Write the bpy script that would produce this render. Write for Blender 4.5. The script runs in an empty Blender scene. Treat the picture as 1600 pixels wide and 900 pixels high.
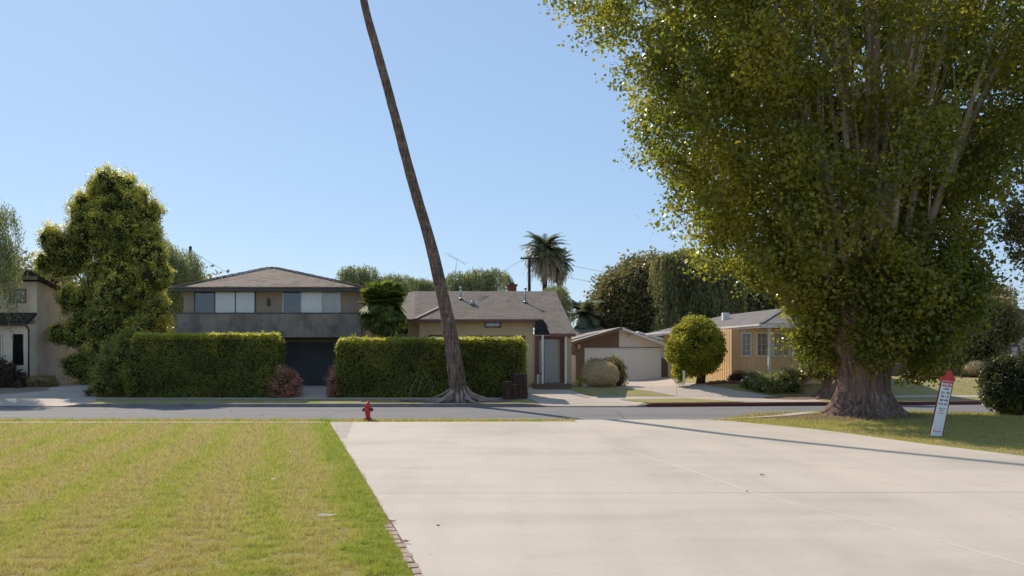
import bpy, bmesh, math, random
import numpy as np
from mathutils import Vector, Matrix, noise as mnoise
random.seed(7); R = np.random.default_rng(11)
PI = math.pi
scn = bpy.context.scene
COL = scn.collection
F = 1400.0; CZ = 1.9; HY = 565.0; CXP = 800.0     # photograph's optics (pixels), eye height

# ------------------------------------------------------------------ terrain
def lerp_tab(t, xs, ys):
    if t <= xs[0]: return ys[0]
    for i in range(1, len(xs)):
        if t <= xs[i]:
            return ys[i-1] + (ys[i]-ys[i-1])*(t-xs[i-1])/(xs[i]-xs[i-1])
    return ys[-1]
def smooth(a, b, x):
    t = min(1, max(0, (x-a)/(b-a))); return t*t*(3-2*t)
def Yc(X): return 39.8 + .14*min(50, max(0, X-5.7))
def Yn(X): return 29.2 + 2.8*smooth(6, 9.5, X)
def apron(X):
    return max(smooth(-18.6, -19.6, X) if False else (1-smooth(-20.0, -18.9, X)), smooth(.7, 1.7, X)*(1-smooth(5.2, 6.4, X)))
def zfar(X, Y):
    d = Y-Yc(X)
    z = lerp_tab(d, [0, .5, 2.5, 3.5, 7, 20, 40], [.03, .03, .10, .13, .55, .65, .7])
    z += smooth(8, 12, X)*lerp_tab(d, [3.5, 8], [0, .36])
    a = apron(X)
    if a > 0 and d < 2.5:
        z = (1-a)*z + a*lerp_tab(d, [0, 2.5], [-.105, .10])
    return z
def znear(X, Y):
    return .13*math.exp(-((X-12.4)**2/22+(Y-31.2)**2/7))
def terr(X, Y):
    if Y >= Yc(X): return zfar(X, Y)
    if Y <= Yn(X): return znear(X, Y)
    return -.12
def P(px, py, Y):
    return ((px-CXP)/F*Y, Y, CZ+(HY-py)/F*Y)
def X_(px, Y): return (px-CXP)/F*Y
def Z_(py, Y): return CZ+(HY-py)/F*Y
def G(px, py, far=None):
    lo, hi = (1.5, 31.9) if far is False else ((39.9, 75) if far else (1.5, 75))
    for _ in range(50):
        m = (lo+hi)/2
        X = X_(px, m)
        z = zfar(X, m) if far else (znear(X, m) if far is False else terr(X, m))
        if HY+F*(CZ-z)/m > py: lo = m
        else: hi = m
    m = (lo+hi)/2
    return X_(px, m), m

# ------------------------------------------------------------------ object helpers
def tag(o, label=None, cat=None, group=None, kind=None):
    if label: o['label'] = label
    if cat: o['category'] = cat
    if group: o['group'] = group
    if kind: o['kind'] = kind
    return o
def empty(name, loc, label, cat, group=None):
    o = bpy.data.objects.new(name, None); COL.objects.link(o); o.location = loc
    o.empty_display_size = .2
    return tag(o, label, cat, group)
def wloc(p):
    v = Vector((0, 0, 0))
    while p is not None:
        v += p.location; p = p.parent
    return v
def link(name, me, mat, parent=None):
    o = bpy.data.objects.new(name, me); COL.objects.link(o)
    if mat is not None:
        for m in (mat if isinstance(mat, (list, tuple)) else [mat]): me.materials.append(m)
    if parent is not None: o.parent = parent
    return o

class MB:
    def __init__(s): s.v = []; s.f = []; s.m = []; s.s = []
    def add(s, vs, fs, mi=0, sm=False):
        b = len(s.v); s.v += [tuple(v) for v in vs]
        for f in fs: s.f.append(tuple(b+i for i in f)); s.m.append(mi); s.s.append(sm)
        return s
    def box(s, x0, x1, y0, y1, z0, z1, mi=0):
        v = [(x, y, z) for z in (z0, z1) for y in (y0, y1) for x in (x0, x1)]
        return s.add(v, [(0, 2, 3, 1), (4, 5, 7, 6), (0, 1, 5, 4), (2, 6, 7, 3), (0, 4, 6, 2), (1, 3, 7, 5)], mi)
    def bar(s, a, b, w, h, mi=0):       # box beam from a to b
        a = Vector(a); b = Vector(b); d = (b-a).normalized()
        u = d.cross(Vector((0, 0, 1)))
        if u.length < 1e-3: u = Vector((1, 0, 0))
        u.normalize(); n = u.cross(d).normalized()
        v = [p+u*su*w/2+n*sn*h/2 for p in (a, b) for su, sn in ((-1, -1), (1, -1), (1, 1), (-1, 1))]
        return s.add(v, [(0, 1, 2, 3), (7, 6, 5, 4), (0, 4, 5, 1), (1, 5, 6, 2), (2, 6, 7, 3), (3, 7, 4, 0)], mi)
    def tube(s, pts, rad, n=8, mi=0, cap=True, sm=True, rough=0.0):
        pts = [Vector(p) for p in pts]
        if not isinstance(rad, (list, tuple)): rad = [rad]*len(pts)
        vs = []; up = None
        for i, p in enumerate(pts):
            d = (pts[min(i+1, len(pts)-1)]-pts[max(i-1, 0)]).normalized()
            if up is None: up = Vector((0, 1, 0)) if abs(d.y) < .9 else Vector((1, 0, 0))
            u = d.cross(up).normalized(); w = u.cross(d).normalized(); up = w
            for k in range(n):
                a = 2*PI*k/n; r = rad[i]*(1+rough*(random.random()-.5))
                vs.append(p+u*math.cos(a)*r+w*math.sin(a)*r)
        fs = []
        for i in range(len(pts)-1):
            for k in range(n):
                fs.append((i*n+k, i*n+(k+1) % n, (i+1)*n+(k+1) % n, (i+1)*n+k))
        s.add(vs, fs, mi, sm)
        if cap:
            b = len(s.v)-len(vs)
            s.f.append(tuple(b+k for k in reversed(range(n)))); s.m.append(mi); s.s.append(False)
            s.f.append(tuple(b+(len(pts)-1)*n+k for k in range(n))); s.m.append(mi); s.s.append(False)
        return s
    def lathe(s, c, prof, n=24, mi=0, axis='z'):
        vs = []
        for h, r in prof:
            for k in range(n):
                a = 2*PI*k/n; ca, sa = math.cos(a)*r, math.sin(a)*r
                if axis == 'z': vs.append((c[0]+ca, c[1]+sa, c[2]+h))
                elif axis == 'x': vs.append((c[0]+h, c[1]+ca, c[2]+sa))
                else: vs.append((c[0]+ca, c[1]+h, c[2]-sa))
        fs = [(i*n+k, i*n+(k+1) % n, (i+1)*n+(k+1) % n, (i+1)*n+k) for i in range(len(prof)-1) for k in range(n)]
        s.add(vs, fs, mi, True)
        b = len(s.v)-len(vs)
        s.f.append(tuple(b+k for k in reversed(range(n)))); s.m.append(mi); s.s.append(False)
        s.f.append(tuple(b+(len(prof)-1)*n+k for k in range(n))); s.m.append(mi); s.s.append(False)
        return s
    def slab(s, poly, t=.08, mi=0):      # thick slab under a (nearly) planar polygon
        n = len(poly); top = [Vector(p) for p in poly]; bot = [p-Vector((0, 0, t)) for p in top]
        fs = [tuple(range(n)), tuple(reversed(range(n, 2*n)))]
        for i in range(n): fs.append((i, n+i, n+(i+1) % n, (i+1) % n))
        return s.add(top+bot, fs, mi)
    def extr(s, poly_xz, y0, y1, mi=0):     # polygon in XZ pushed along Y
        n = len(poly_xz)
        vs = [(x, y0, z) for x, z in poly_xz]+[(x, y1, z) for x, z in poly_xz]
        fs = [tuple(range(n)), tuple(reversed(range(n, 2*n)))]
        for i in range(n): fs.append((i, n+i, n+(i+1) % n, (i+1) % n))
        return s.add(vs, fs, mi)
    def build(s, name, mat, parent=None, bevel=0):
        off = wloc(parent)
        me = bpy.data.meshes.new(name)
        me.from_pydata([(x-off.x, y-off.y, z-off.z) for x, y, z in s.v], [], s.f)
        me.polygons.foreach_set('material_index', s.m); me.polygons.foreach_set('use_smooth', s.s)
        bm = bmesh.new(); bm.from_mesh(me); bmesh.ops.recalc_face_normals(bm, faces=bm.faces); bm.to_mesh(me); bm.free()
        o = link(name, me, mat, parent)
        if bevel:
            b = o.modifiers.new('bevel', 'BEVEL'); b.width = bevel; b.segments = 2; b.limit_method = 'ANGLE'
        return o

def np_mesh(name, V, nper, mat, parent=None, mats=None, rnd=None, extra=None):
    """V (N*nper,3) separate n-gons; extra = (verts, faces, mat index) triangles/quads appended"""
    off = wloc(parent); V = V-np.array(off)
    N = len(V)//nper
    ev, ef = (np.zeros((0, 3)), np.zeros((0, 3), int)) if extra is None else (np.array(extra[0])-np.array(off), np.array(extra[1], int))
    k = ef.shape[1] if len(ef) else 3
    me = bpy.data.meshes.new(name)
    me.vertices.add(len(V)+len(ev)); me.vertices.foreach_set('co', np.vstack([V, ev]).astype(np.float32).ravel())
    loops = np.concatenate([np.arange(len(V)), (ef+len(V)).ravel()]).astype(np.int32)
    me.loops.add(len(loops)); me.loops.foreach_set('vertex_index', loops)
    me.polygons.add(N+len(ef))
    ls = np.concatenate([np.arange(N)*nper, N*nper+np.arange(len(ef))*k]).astype(np.int32)
    me.polygons.foreach_set('loop_start', ls)
    try: me.polygons.foreach_set('loop_total', np.concatenate([np.full(N, nper), np.full(len(ef), k)]).astype(np.int32))
    except Exception: pass
    mi = np.concatenate([np.zeros(N), np.ones(len(ef))]).astype(np.int32)
    me.polygons.foreach_set('material_index', mi)
    me.update(calc_edges=True)
    at = me.attributes.new('rnd', 'FLOAT', 'FACE')
    if rnd is None: rnd = R.random(N)
    at.data.foreach_set('value', np.concatenate([rnd, np.zeros(len(ef))]).astype(np.float32))
    return link(name, me, mat, parent)

# ------------------------------------------------------------------ materials
MATS = {}
def nt(name):
    m = bpy.data.materials.new(name); m.use_nodes = True
    t = m.node_tree; t.nodes.clear(); out = t.nodes.new('ShaderNodeOutputMaterial')
    MATS[name] = m
    return m, t, out
def N(t, kind, **kw):
    n = t.nodes.new(kind)
    for k, v in kw.items():
        if k in n.inputs and not hasattr(n, k): n.inputs[k].default_value = v
        else: setattr(n, k, v)
    return n
def ramp(t, fac, stops):
    r = t.nodes.new('ShaderNodeValToRGB'); e = r.color_ramp.elements
    while len(e) < len(stops): e.new(.5)
    for i, (p, c) in enumerate(stops):
        e[i].position = p; e[i].color = (*c, 1) if len(c) == 3 else c
    t.links.new(fac, r.inputs[0]); return r.outputs[0]
def mapping(t, scale=(1, 1, 1), coord='Object', rot=(0, 0, 0)):
    c = t.nodes.new('ShaderNodeTexCoord'); m = t.nodes.new('ShaderNodeMapping')
    m.inputs['Scale'].default_value = scale; m.inputs['Rotation'].default_value = rot
    t.links.new(c.outputs[coord], m.inputs[0]); return m.outputs[0]
def noi(t, vec, scale, detail=5, rough=.6, dist=0):
    n = t.nodes.new('ShaderNodeTexNoise'); n.inputs['Scale'].default_value = scale
    n.inputs['Detail'].default_value = detail; n.inputs['Roughness'].default_value = rough; n.inputs['Distortion'].default_value = dist
    t.links.new(vec, n.inputs[0]); return n.outputs[0]
def mixc(t, f, a, b, mode='MIX'):
    n = t.nodes.new('ShaderNodeMix'); n.data_type = 'RGBA'; n.blend_type = mode
    for s, v in ((n.inputs[0], f), (n.inputs[6], a), (n.inputs[7], b)):
        if isinstance(v, bpy.types.NodeSocket): t.links.new(v, s)
        elif isinstance(v, (int, float)): s.default_value = v
        else: s.default_value = (*v, 1)
    return n.outputs[2]
def math_(t, op, a, b=0.0, c=0.0, clamp=False):
    n = t.nodes.new('ShaderNodeMath'); n.operation = op; n.use_clamp = clamp
    for i, v in enumerate((a, b, c)):
        if isinstance(v, bpy.types.NodeSocket): t.links.new(v, n.inputs[i])
        else: n.inputs[i].default_value = v
    return n.outputs[0]
def finish(t, out, col, rough=.8, spec=.3, bump=None, bstr=.3, bdist=.02, metal=0):
    b = t.nodes.new('ShaderNodeBsdfPrincipled')
    if isinstance(col, bpy.types.NodeSocket): t.links.new(col, b.inputs['Base Color'])
    else: b.inputs['Base Color'].default_value = (*col, 1)
    b.inputs['Roughness'].default_value = rough; b.inputs['Specular IOR Level'].default_value = spec
    b.inputs['Metallic'].default_value = metal
    if bump is not None:
        n = t.nodes.new('ShaderNodeBump'); n.inputs['Strength'].default_value = bstr; n.inputs['Distance'].default_value = bdist
        t.links.new(bump, n.inputs['Height']); t.links.new(n.outputs[0], b.inputs['Normal'])
    t.links.new(b.outputs[0], out.inputs[0]); return b
def plain(name, c1, c2=None, scale=4, rough=.8, spec=.3, stretch=(1, 1, 1), lo=.35, hi=.65, bstr=.25, bdist=.01, bscale=None, metal=0):
    m, t, out = nt(name)
    v = mapping(t, stretch)
    f = noi(t, v, scale, 7, .65)
    if c2 is None: c2 = tuple(x*.8 for x in c1)
    col = ramp(t, f, [(lo, c1), (hi, c2)])
    f2 = noi(t, v, bscale or scale*8, 4)
    finish(t, out, col, rough, spec, f2, bstr, bdist, metal)
    return m
def leafmat(name, cols, trans=.45, tcol=None, rough=.42, spec=.35, big=.35, tboost=1.6):
    m, t, out = nt(name)
    a = t.nodes.new('ShaderNodeAttribute'); a.attribute_name = 'rnd'
    v = mapping(t); nz = noi(t, v, big, 3)
    f = math_(t, 'ADD', math_(t, 'MULTIPLY', a.outputs['Fac'], .6), math_(t, 'MULTIPLY', math_(t, 'SUBTRACT', nz, .3), 1.0), 0, True)
    n = len(cols)
    col = ramp(t, f, [(i/(n-1)*.9+.05, c) for i, c in enumerate(cols)])
    b = t.nodes.new('ShaderNodeBsdfPrincipled'); t.links.new(col, b.inputs['Base Color'])
    b.inputs['Roughness'].default_value = rough; b.inputs['Specular IOR Level'].default_value = spec
    tr = t.nodes.new('ShaderNodeBsdfTranslucent')
    tc = mixc(t, 1.0, col, tcol or (tboost, tboost, tboost*.6), 'MULTIPLY')
    t.links.new(tc, tr.inputs[0])
    mx = t.nodes.new('ShaderNodeMixShader'); mx.inputs[0].default_value = trans
    t.links.new(b.outputs[0], mx.inputs[1]); t.links.new(tr.outputs[0], mx.inputs[2]); t.links.new(mx.outputs[0], out.inputs[0])
    return m

def grass_color(t, vec, lawn=True):
    """greens and dry tans in mowing bands along the drive; shared by soil sheet and blades"""
    sx = t.nodes.new('ShaderNodeSeparateXYZ'); t.links.new(vec, sx.inputs[0])
    X, Y = sx.outputs[0], sx.outputs[1]
    u = math_(t, 'ADD', math_(t, 'ADD', X, -1.16), math_(t, 'MULTIPLY', Y, .245))
    wob = noi(t, vec, .45, 4)
    u2 = math_(t, 'ADD', u, math_(t, 'MULTIPLY', math_(t, 'SUBTRACT', wob, .5), 1.3))
    w = math_(t, 'SINE', math_(t, 'ADD', math_(t, 'MULTIPLY', u2, 4.6), 2.5))       # bands about 1.37 m apart
    edge = math_(t, 'SMOOTH_MIN', math_(t, 'ABSOLUTE', math_(t, 'ADD', u2, .30)), 1.0, .1)
    edge = math_(t, 'SUBTRACT', 1.0, edge, 0, True)
    patch = noi(t, vec, 1.1, 6, .7)
    fine = noi(t, vec, 6, 5, .75)
    f = math_(t, 'MULTIPLY', w, .33)
    f = math_(t, 'ADD', f, math_(t, 'MULTIPLY', math_(t, 'SUBTRACT', patch, .5), 1.2))
    f = math_(t, 'ADD', f, math_(t, 'MULTIPLY', math_(t, 'SUBTRACT', fine, .5), 1.7))
    f = math_(t, 'ADD', f, math_(t, 'MULTIPLY', edge, .50))
    f = math_(t, 'ADD', f, .27, 0, True)
    dk = ramp(t, noi(t, vec, 11, 5, .8), [(.34, (.50, .48, .42)), (.48, (1, 1, 1)), (.68, (1.18, 1.15, 1.15))])
    return mixc(t, 1.0, grass_ramp(t, f), dk, 'MULTIPLY')
def grass_ramp(t, f):
    return ramp(t, f, [(.0, (.43, .34, .18)), (.3, (.41, .355, .16)), (.52, (.37, .355, .115)), (.75, (.32, .335, .075)), (1, (.26, .305, .055))])
def mat_ground():
    m, t, out = nt('lawn_soil'); v = mapping(t)
    c = grass_color(t, v)
    f2 = noi(t, v, 60, 3, .8); f3 = noi(t, v, 16, 4, .8)
    c = mixc(t, math_(t, 'MULTIPLY', f3, .5), c, (.20, .16, .07), 'MIX')
    # bare dirt around the big trunk
    sx = t.nodes.new('ShaderNodeSeparateXYZ'); t.links.new(v, sx.inputs[0])
    dx = math_(t, 'SUBTRACT', sx.outputs[0], 10.9); dy = math_(t, 'SUBTRACT', sx.outputs[1], 29.9)
    d = math_(t, 'SQRT', math_(t, 'ADD', math_(t, 'MULTIPLY', math_(t, 'MULTIPLY', dx, dx), .28), math_(t, 'MULTIPLY', math_(t, 'MULTIPLY', dy, dy), .8)))
    d = math_(t, 'ADD', d, math_(t, 'MULTIPLY', math_(t, 'SUBTRACT', noi(t, v, 1.5, 5), .5), 2.2))
    k = math_(t, 'SUBTRACT', 1.0, math_(t, 'MULTIPLY', math_(t, 'SUBTRACT', d, 1.3), .9, 0), 0, True)
    c = mixc(t, k, c, (.20, .135, .085))
    finish(t, out, c, .95, .1, f2, .8, .03); return m
def mat_blades():
    m, t, out = nt('grass_blades'); v = mapping(t)
    c = grass_color(t, v)
    a = t.nodes.new('ShaderNodeAttribute'); a.attribute_name = 'rnd'
    c2 = mixc(t, math_(t, 'MULTIPLY', a.outputs['Fac'], .35), c, (.55, .45, .23))
    c2 = mixc(t, 1.0, c2, ramp(t, a.outputs['Fac'], [(0, (1.25, 1.3, 1.0)), (1, (.8, .8, .8))]), 'MULTIPLY')
    b = t.nodes.new('ShaderNodeBsdfPrincipled'); t.links.new(c2, b.inputs['Base Color']); b.inputs['Roughness'].default_value = .6
    b.inputs['Specular IOR Level'].default_value = .2
    tr = t.nodes.new('ShaderNodeBsdfTranslucent'); t.links.new(mixc(t, 1.0, c2, (1.3, 1.35, .8), 'MULTIPLY'), tr.inputs[0])
    mx = t.nodes.new('ShaderNodeMixShader'); mx.inputs[0].default_value = .45
    t.links.new(b.outputs[0], mx.inputs[1]); t.links.new(tr.outputs[0], mx.inputs[2]); t.links.new(mx.outputs[0], out.inputs[0])
    return m
def mat_concrete(name, base, warm, drive=False):
    m, t, out = nt(name); v = mapping(t)
    big = noi(t, v, .22, 5, .6, .6); str_ = noi(t, mapping(t, (.18, 1.6, 1), rot=(0, 0, .05)), 1.0, 6, .6); fine = noi(t, v, 30, 5, .75)
    f = math_(t, 'ADD', math_(t, 'MULTIPLY', big, .72), math_(t, 'MULTIPLY', str_, .28))
    c = ramp(t, f, [(.36, tuple(x*.86 for x in base)), (.5, base), (.64, warm)])
    c = mixc(t, .35, c, ramp(t, fine, [(.3, (.72, .70, .68)), (.6, (1, 1, 1)), (.8, (1.1, 1.08, 1.05))]), 'MULTIPLY')
    sp = noi(t, v, 5, 6, .8)
    c = mixc(t, ramp(t, sp, [(.64, (0, 0, 0)), (.74, (1, 1, 1))]), c, mixc(t, .8, c, (.80, .78, .76), 'MULTIPLY'))
    if drive:     # faint tyre-polished arcs turning toward the road
        vv = mapping(t, (1, 1, 1), rot=(0, 0, .62))
        arc = noi(t, mapping(t, (1.4, .06, 1), rot=(0, 0, .62)), 1.2, 4, .55, .2)
        c = mixc(t, .5, c, ramp(t, arc, [(.36, (.93, .92, .90)), (.5, (1, 1, 1)), (.64, (1.04, 1.03, 1.01))]), 'MULTIPLY')
    if drive:
        st = noi(t, v, .9, 3, .5); c = mixc(t, .8, c, ramp(t, st, [(.60, (1, 1, 1)), (.72, (.93, .92, .91))]), 'MULTIPLY')
        sp2 = t.nodes.new('ShaderNodeTexVoronoi'); sp2.inputs['Scale'].default_value = 1.7; t.links.new(v, sp2.inputs[0])
        c = mixc(t, .7, c, ramp(t, sp2.outputs['Distance'], [(.018, (.68, .66, .64)), (.05, (1, 1, 1))]), 'MULTIPLY')
    finish(t, out, c, .85, .25, fine, .25, .004); return m
def mat_asphalt():
    m, t, out = nt('asphalt'); v = mapping(t)
    f = noi(t, mapping(t, (.12, 1.5, 1)), .8, 6, .6); g = noi(t, v, 45, 4, .8); b_ = noi(t, v, .5, 5, .7)
    c = ramp(t, f, [(.35, (.165, .158, .157)), (.65, (.225, .212, .206))])
    c = mixc(t, .5, c, ramp(t, g, [(.3, (.6, .6, .6)), (.7, (1.3, 1.3, 1.3))]), 'MULTIPLY')
    c = mixc(t, .35, c, ramp(t, b_, [(.35, (.8, .8, .82)), (.65, (1.1, 1.08, 1.05))]), 'MULTIPLY')
    cr = t.nodes.new('ShaderNodeTexVoronoi'); cr.feature = 'DISTANCE_TO_EDGE'; cr.inputs['Scale'].default_value = .22
    t.links.new(mixc(t, .12, v, t.nodes[-1].outputs[0]) if False else v, cr.inputs[0])
    k = ramp(t, cr.outputs[0], [(0, (.55, .55, .55)), (.006, (1, 1, 1))])
    c = mixc(t, 1.0, c, k, 'MULTIPLY')
    finish(t, out, c, .9, .25, g, .5, .006); return m
def mat_shingle(name, c1, c2, c3, axis='x', sx=1.0, sz=2.2):
    m, t, out = nt(name)
    co = t.nodes.new('ShaderNodeTexCoord'); s = t.nodes.new('ShaderNodeSeparateXYZ'); t.links.new(co.outputs['Object'], s.inputs[0])
    cb = t.nodes.new('ShaderNodeCombineXYZ')
    u = s.outputs[0] if axis == 'x' else math_(t, 'ADD', s.outputs[0], s.outputs[1])
    t.links.new(u, cb.inputs[0]); t.links.new(math_(t, 'MULTIPLY', s.outputs[2], sz), cb.inputs[1])
    br = t.nodes.new('ShaderNodeTexBrick'); t.links.new(cb.outputs[0], br.inputs[0])
    br.inputs['Scale'].default_value = 1; br.inputs['Brick Width'].default_value = .32*sx; br.inputs['Row Height'].default_value = .17
    br.inputs['Mortar Size'].default_value = .012; br.inputs['Mortar Smooth'].default_value = .3; br.inputs['Bias'].default_value = -.1
    br.inputs['Color1'].default_value = (*c1, 1); br.inputs['Color2'].default_value = (*c2, 1); br.inputs['Mortar'].default_value = (*[x*.45 for x in c1], 1)
    nz = noi(t, co.outputs['Object'], 1.3, 6, .75); nf = noi(t, co.outputs['Object'], 7, 4, .8)
    c = mixc(t, ramp(t, nz, [(.42, (0, 0, 0)), (.68, (.75, .75, .75))]), br.outputs[0], c3)
    c = mixc(t, .7, c, ramp(t, nf, [(.3, (.55, .55, .55)), (.7, (1.35, 1.3, 1.25))]), 'MULTIPLY')
    finish(t, out, c, .9, .2, br.outputs['Fac'], .8, -.03); return m
def mat_bark(name, c1, c2, c3, zs=.25, sc=9, bd=.05):
    m, t, out = nt(name); v = mapping(t, (1, 1, zs))
    f = noi(t, v, sc, 7, .7, .5); g = noi(t, mapping(t), 1.2, 4)
    c = ramp(t, f, [(.3, c1), (.5, c2), (.68, c3)])
    c = mixc(t, .5, c, ramp(t, g, [(.35, (.7, .68, .66)), (.65, (1.2, 1.18, 1.15))]), 'MULTIPLY')
    finish(t, out, c, .92, .15, f, 1, bd); return m
def mat_palm():
    m, t, out = nt('palm_bark')
    v = mapping(t, (1, 1, .12)); f = noi(t, v, 14, 6, .7, .4); rings = noi(t, mapping(t, (.15, .15, 6)), 1.6, 4, .6); g = noi(t, mapping(t), .9, 4)
    h = math_(t, 'ADD', math_(t, 'MULTIPLY', f, .78), math_(t, 'MULTIPLY', rings, .22))
    c = ramp(t, h, [(.38, (.05, .036, .03)), (.5, (.18, .13, .10)), (.62, (.36, .27, .215))])
    c = mixc(t, .6, c, ramp(t, g, [(.35, (.7, .66, .62)), (.65, (1.2, 1.15, 1.1))]), 'MULTIPLY')
    finish(t, out, c, .9, .15, h, 1, .06); return m
def mat_stucco(name, c, stain=None, sc=.8, k=.5, vert=True):
    m, t, out = nt(name)
    st = stain or tuple(x*.6 for x in c)
    v = mapping(t); a = noi(t, v, sc, 7, .7); b = noi(t, mapping(t, (1.5, 1.5, .15)), 1.6, 5, .7); f = noi(t, v, 40, 3)
    k1 = ramp(t, a, [(.45, (0, 0, 0)), (.72, (k, k, k))]); c1 = mixc(t, k1, c, st)
    if vert: c1 = mixc(t, ramp(t, b, [(.5, (0, 0, 0)), (.8, (k*.8, k*.8, k*.8))]), c1, st)
    finish(t, out, c1, .9, .15, f, .35, .01); return m

M_ground = mat_ground(); M_blade = mat_blades()
M_conc = mat_concrete('drive_concrete', (.53, .458, .375), (.575, .492, .40), True)
M_conc2 = mat_concrete('pavement_concrete', (.50, .415, .34), (.55, .455, .37))
M_oldc = mat_concrete('cracked_concrete', (.40, .34, .30), (.46, .38, .33))
M_kerb = plain('kerb_concrete', (.30, .27, .25), (.20, .17, .16), 3, stretch=(.4, 1, 1))
M_redkerb = plain('red_kerb_paint', (.19, .045, .04), (.11, .05, .045), 3, .7)
M_asph = mat_asphalt()
M_joint = plain('joint', (.36, .31, .265), (.29, .25, .21), 10)
M_seam = plain('seam', (.66, .57, .47), (.60, .52, .42), 10, bstr=0)
M_dirt = plain('dirt', (.24, .165, .115), (.15, .10, .07), 3, .95, bstr=.8, bdist=.05)
M_brick = plain('edging_brick', (.46, .35, .27), (.30, .21, .155), 6, .9)
M_glass_mix = None
def mat_glass():
    m, t, out = nt('window_glass')
    g = t.nodes.new('ShaderNodeBsdfGlossy'); g.inputs['Roughness'].default_value = .03; g.inputs[0].default_value = (.9, .95, 1, 1)
    tr = t.nodes.new('ShaderNodeBsdfTransparent'); tr.inputs[0].default_value = (.97, .96, .94, 1)
    fr = t.nodes.new('ShaderNodeFresnel'); fr.inputs[0].default_value = 1.5
    nz = noi(t, mapping(t), 1.5, 2); bp = t.nodes.new('ShaderNodeBump'); bp.inputs['Strength'].default_value = .05; bp.inputs['Distance'].default_value = .05
    t.links.new(nz, bp.inputs['Height']); t.links.new(bp.outputs[0], g.inputs['Normal'])
    mx = t.nodes.new('ShaderNodeMixShader'); t.links.new(math_(t, 'ADD', fr.outputs[0], .02), mx.inputs[0])
    t.links.new(tr.outputs[0], mx.inputs[1]); t.links.new(g.outputs[0], mx.inputs[2]); t.links.new(mx.outputs[0], out.inputs[0]); return m
M_glass = mat_glass()
M_dark = plain('dark_interior', (.02, .02, .022), (.035, .033, .03), 2)
M_curtain = plain('curtain_cloth', (0.880, 0.880, 0.880), (0.880, 0.880, 0.806), 2, .9)
M_curtain2 = plain('curtain_grey', (0.510, 0.493, 0.446), (0.390, 0.377, 0.351), 2, .9)
M_white = plain('white_paint', (0.851, 0.825, 0.781), (0.713, 0.689, 0.649), 3, .5)
M_whitewall = mat_stucco('white_siding', (0.835, 0.777, 0.681), (0.759, 0.695, 0.609), .8, .5)
M_gdoor = plain('garage_door_white', (0.880, 0.880, 0.832), (0.880, 0.847, 0.737), .8, .6)
M_dkdoor = plain('garage_door_charcoal', (0.099, 0.099, 0.098), (0.072, 0.071, 0.071), 1, .6)
M_greytrim = plain('slate_trim', (.10, .115, .12), (.075, .085, .09), 3, .6)
M_tantrim = plain('tan_trim', (.30, .23, .15), (.22, .17, .11), 3, .7)
M_redtrim = plain('brown_red_trim', (.25, .125, .105), (.19, .095, .08), 3, .7)
M_roofB = mat_shingle('shake_roof', (.255, .195, .155), (.14, .105, .082), (.31, .25, .205), sx=1.0, sz=3.2)
M_roofC = mat_shingle('brown_shingle_roof', (.225, .185, .155), (.165, .135, .115), (.265, .222, .185), sz=2.4)
M_roofE = mat_shingle('grey_shingle_roof', (.22, .195, .18), (.17, .15, .14), (.27, .24, .22), axis='xy', sz=3)
M_roofA = mat_shingle('dark_tile_roof', (.075, .06, .055), (.05, .042, .04), (.12, .10, .09), sz=2.4)
M_roofD = plain('weathered_roof', (0.360, 0.290, 0.231), (0.270, 0.210, 0.168), 2, .85)
M_shake = plain('shake_cap', (.34, .26, .21), (.20, .15, .12), 5, .9)
M_black = plain('cheek_shade', (.03, .03, .033), (.045, .045, .05), 6, .9)
M_wallA = mat_stucco('old_pink_stucco', (0.728, 0.585, 0.469), (0.474, 0.341, 0.249), .7, .7)
M_wallA2 = mat_stucco('old_white_stucco', (0.880, 0.764, 0.584), (0.612, 0.468, 0.322), .7, .6)
M_wallB = mat_stucco('tan_panel', (0.414, 0.330, 0.244), (0.297, 0.236, 0.177), .8, .5)
M_parB = mat_stucco('grey_stained_stucco', (0.319, 0.265, 0.212), (0.126, 0.106, 0.085), 1.1, .95)
M_wallC = mat_stucco('cream_stucco', (0.826, 0.614, 0.375), (0.590, 0.427, 0.255), .6, .45)
M_wallD = mat_stucco('brown_stucco', (0.219, 0.152, 0.110), (0.153, 0.105, 0.076), .8, .5)
M_wallG = mat_stucco('tan_garden_stucco', (0.658, 0.486, 0.358), (0.486, 0.358, 0.257), .8, .5)
M_yellow = mat_stucco('yellow_siding', (0.880, 0.623, 0.364), (0.880, 0.499, 0.293), .6, .4)
M_wallF = mat_stucco('pale_tan_stucco', (0.520, 0.455, 0.351), (0.390, 0.338, 0.260), .6, .4)
M_redbrick = plain('chimney_brick', (.26, .10, .07), (.18, .07, .05), 12, .9)
M_metal = plain('galvanised_metal', (.45, .47, .48), (.34, .36, .37), 5, .4, metal=.6)
M_rust = plain('dark_pipe', (.09, .065, .055), (.06, .045, .04), 5, .7)
M_door = plain('cream_door', (.55, .54, .50), (.48, .47, .44), 2, .6)
M_hyd = plain('hydrant_red', (0.546, 0.046, 0.039), (0.390, 0.039, 0.036), 6, .45, .5)
M_hyd2 = plain('hydrant_dark_red', (0.280, 0.042, 0.039), (0.182, 0.035, 0.031), 6, .5)
M_pole = plain('pole_wood', (.06, .042, .032), (.04, .03, .024), 6, .9, stretch=(1, 1, .2))
M_wire = plain('wire', (.03, .03, .03), None, 5, .6)
M_signw = plain('sign_white', (0.880, 0.858, 0.840), (0.792, 0.770, 0.756), 2, .45)
M_signr = plain('sign_red', (.62, .055, .05), (.52, .045, .045), 3, .45)
M_signd = plain('sign_ink', (.10, .11, .16), None, 5, .6)
M_signp = plain('sign_post', (.16, .055, .045), (.10, .04, .035), 5, .8)
M_rock = plain('pale_rock', (.62, .59, .56), (.42, .39, .36), 3, .85, bstr=.8, bdist=.05)
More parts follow.
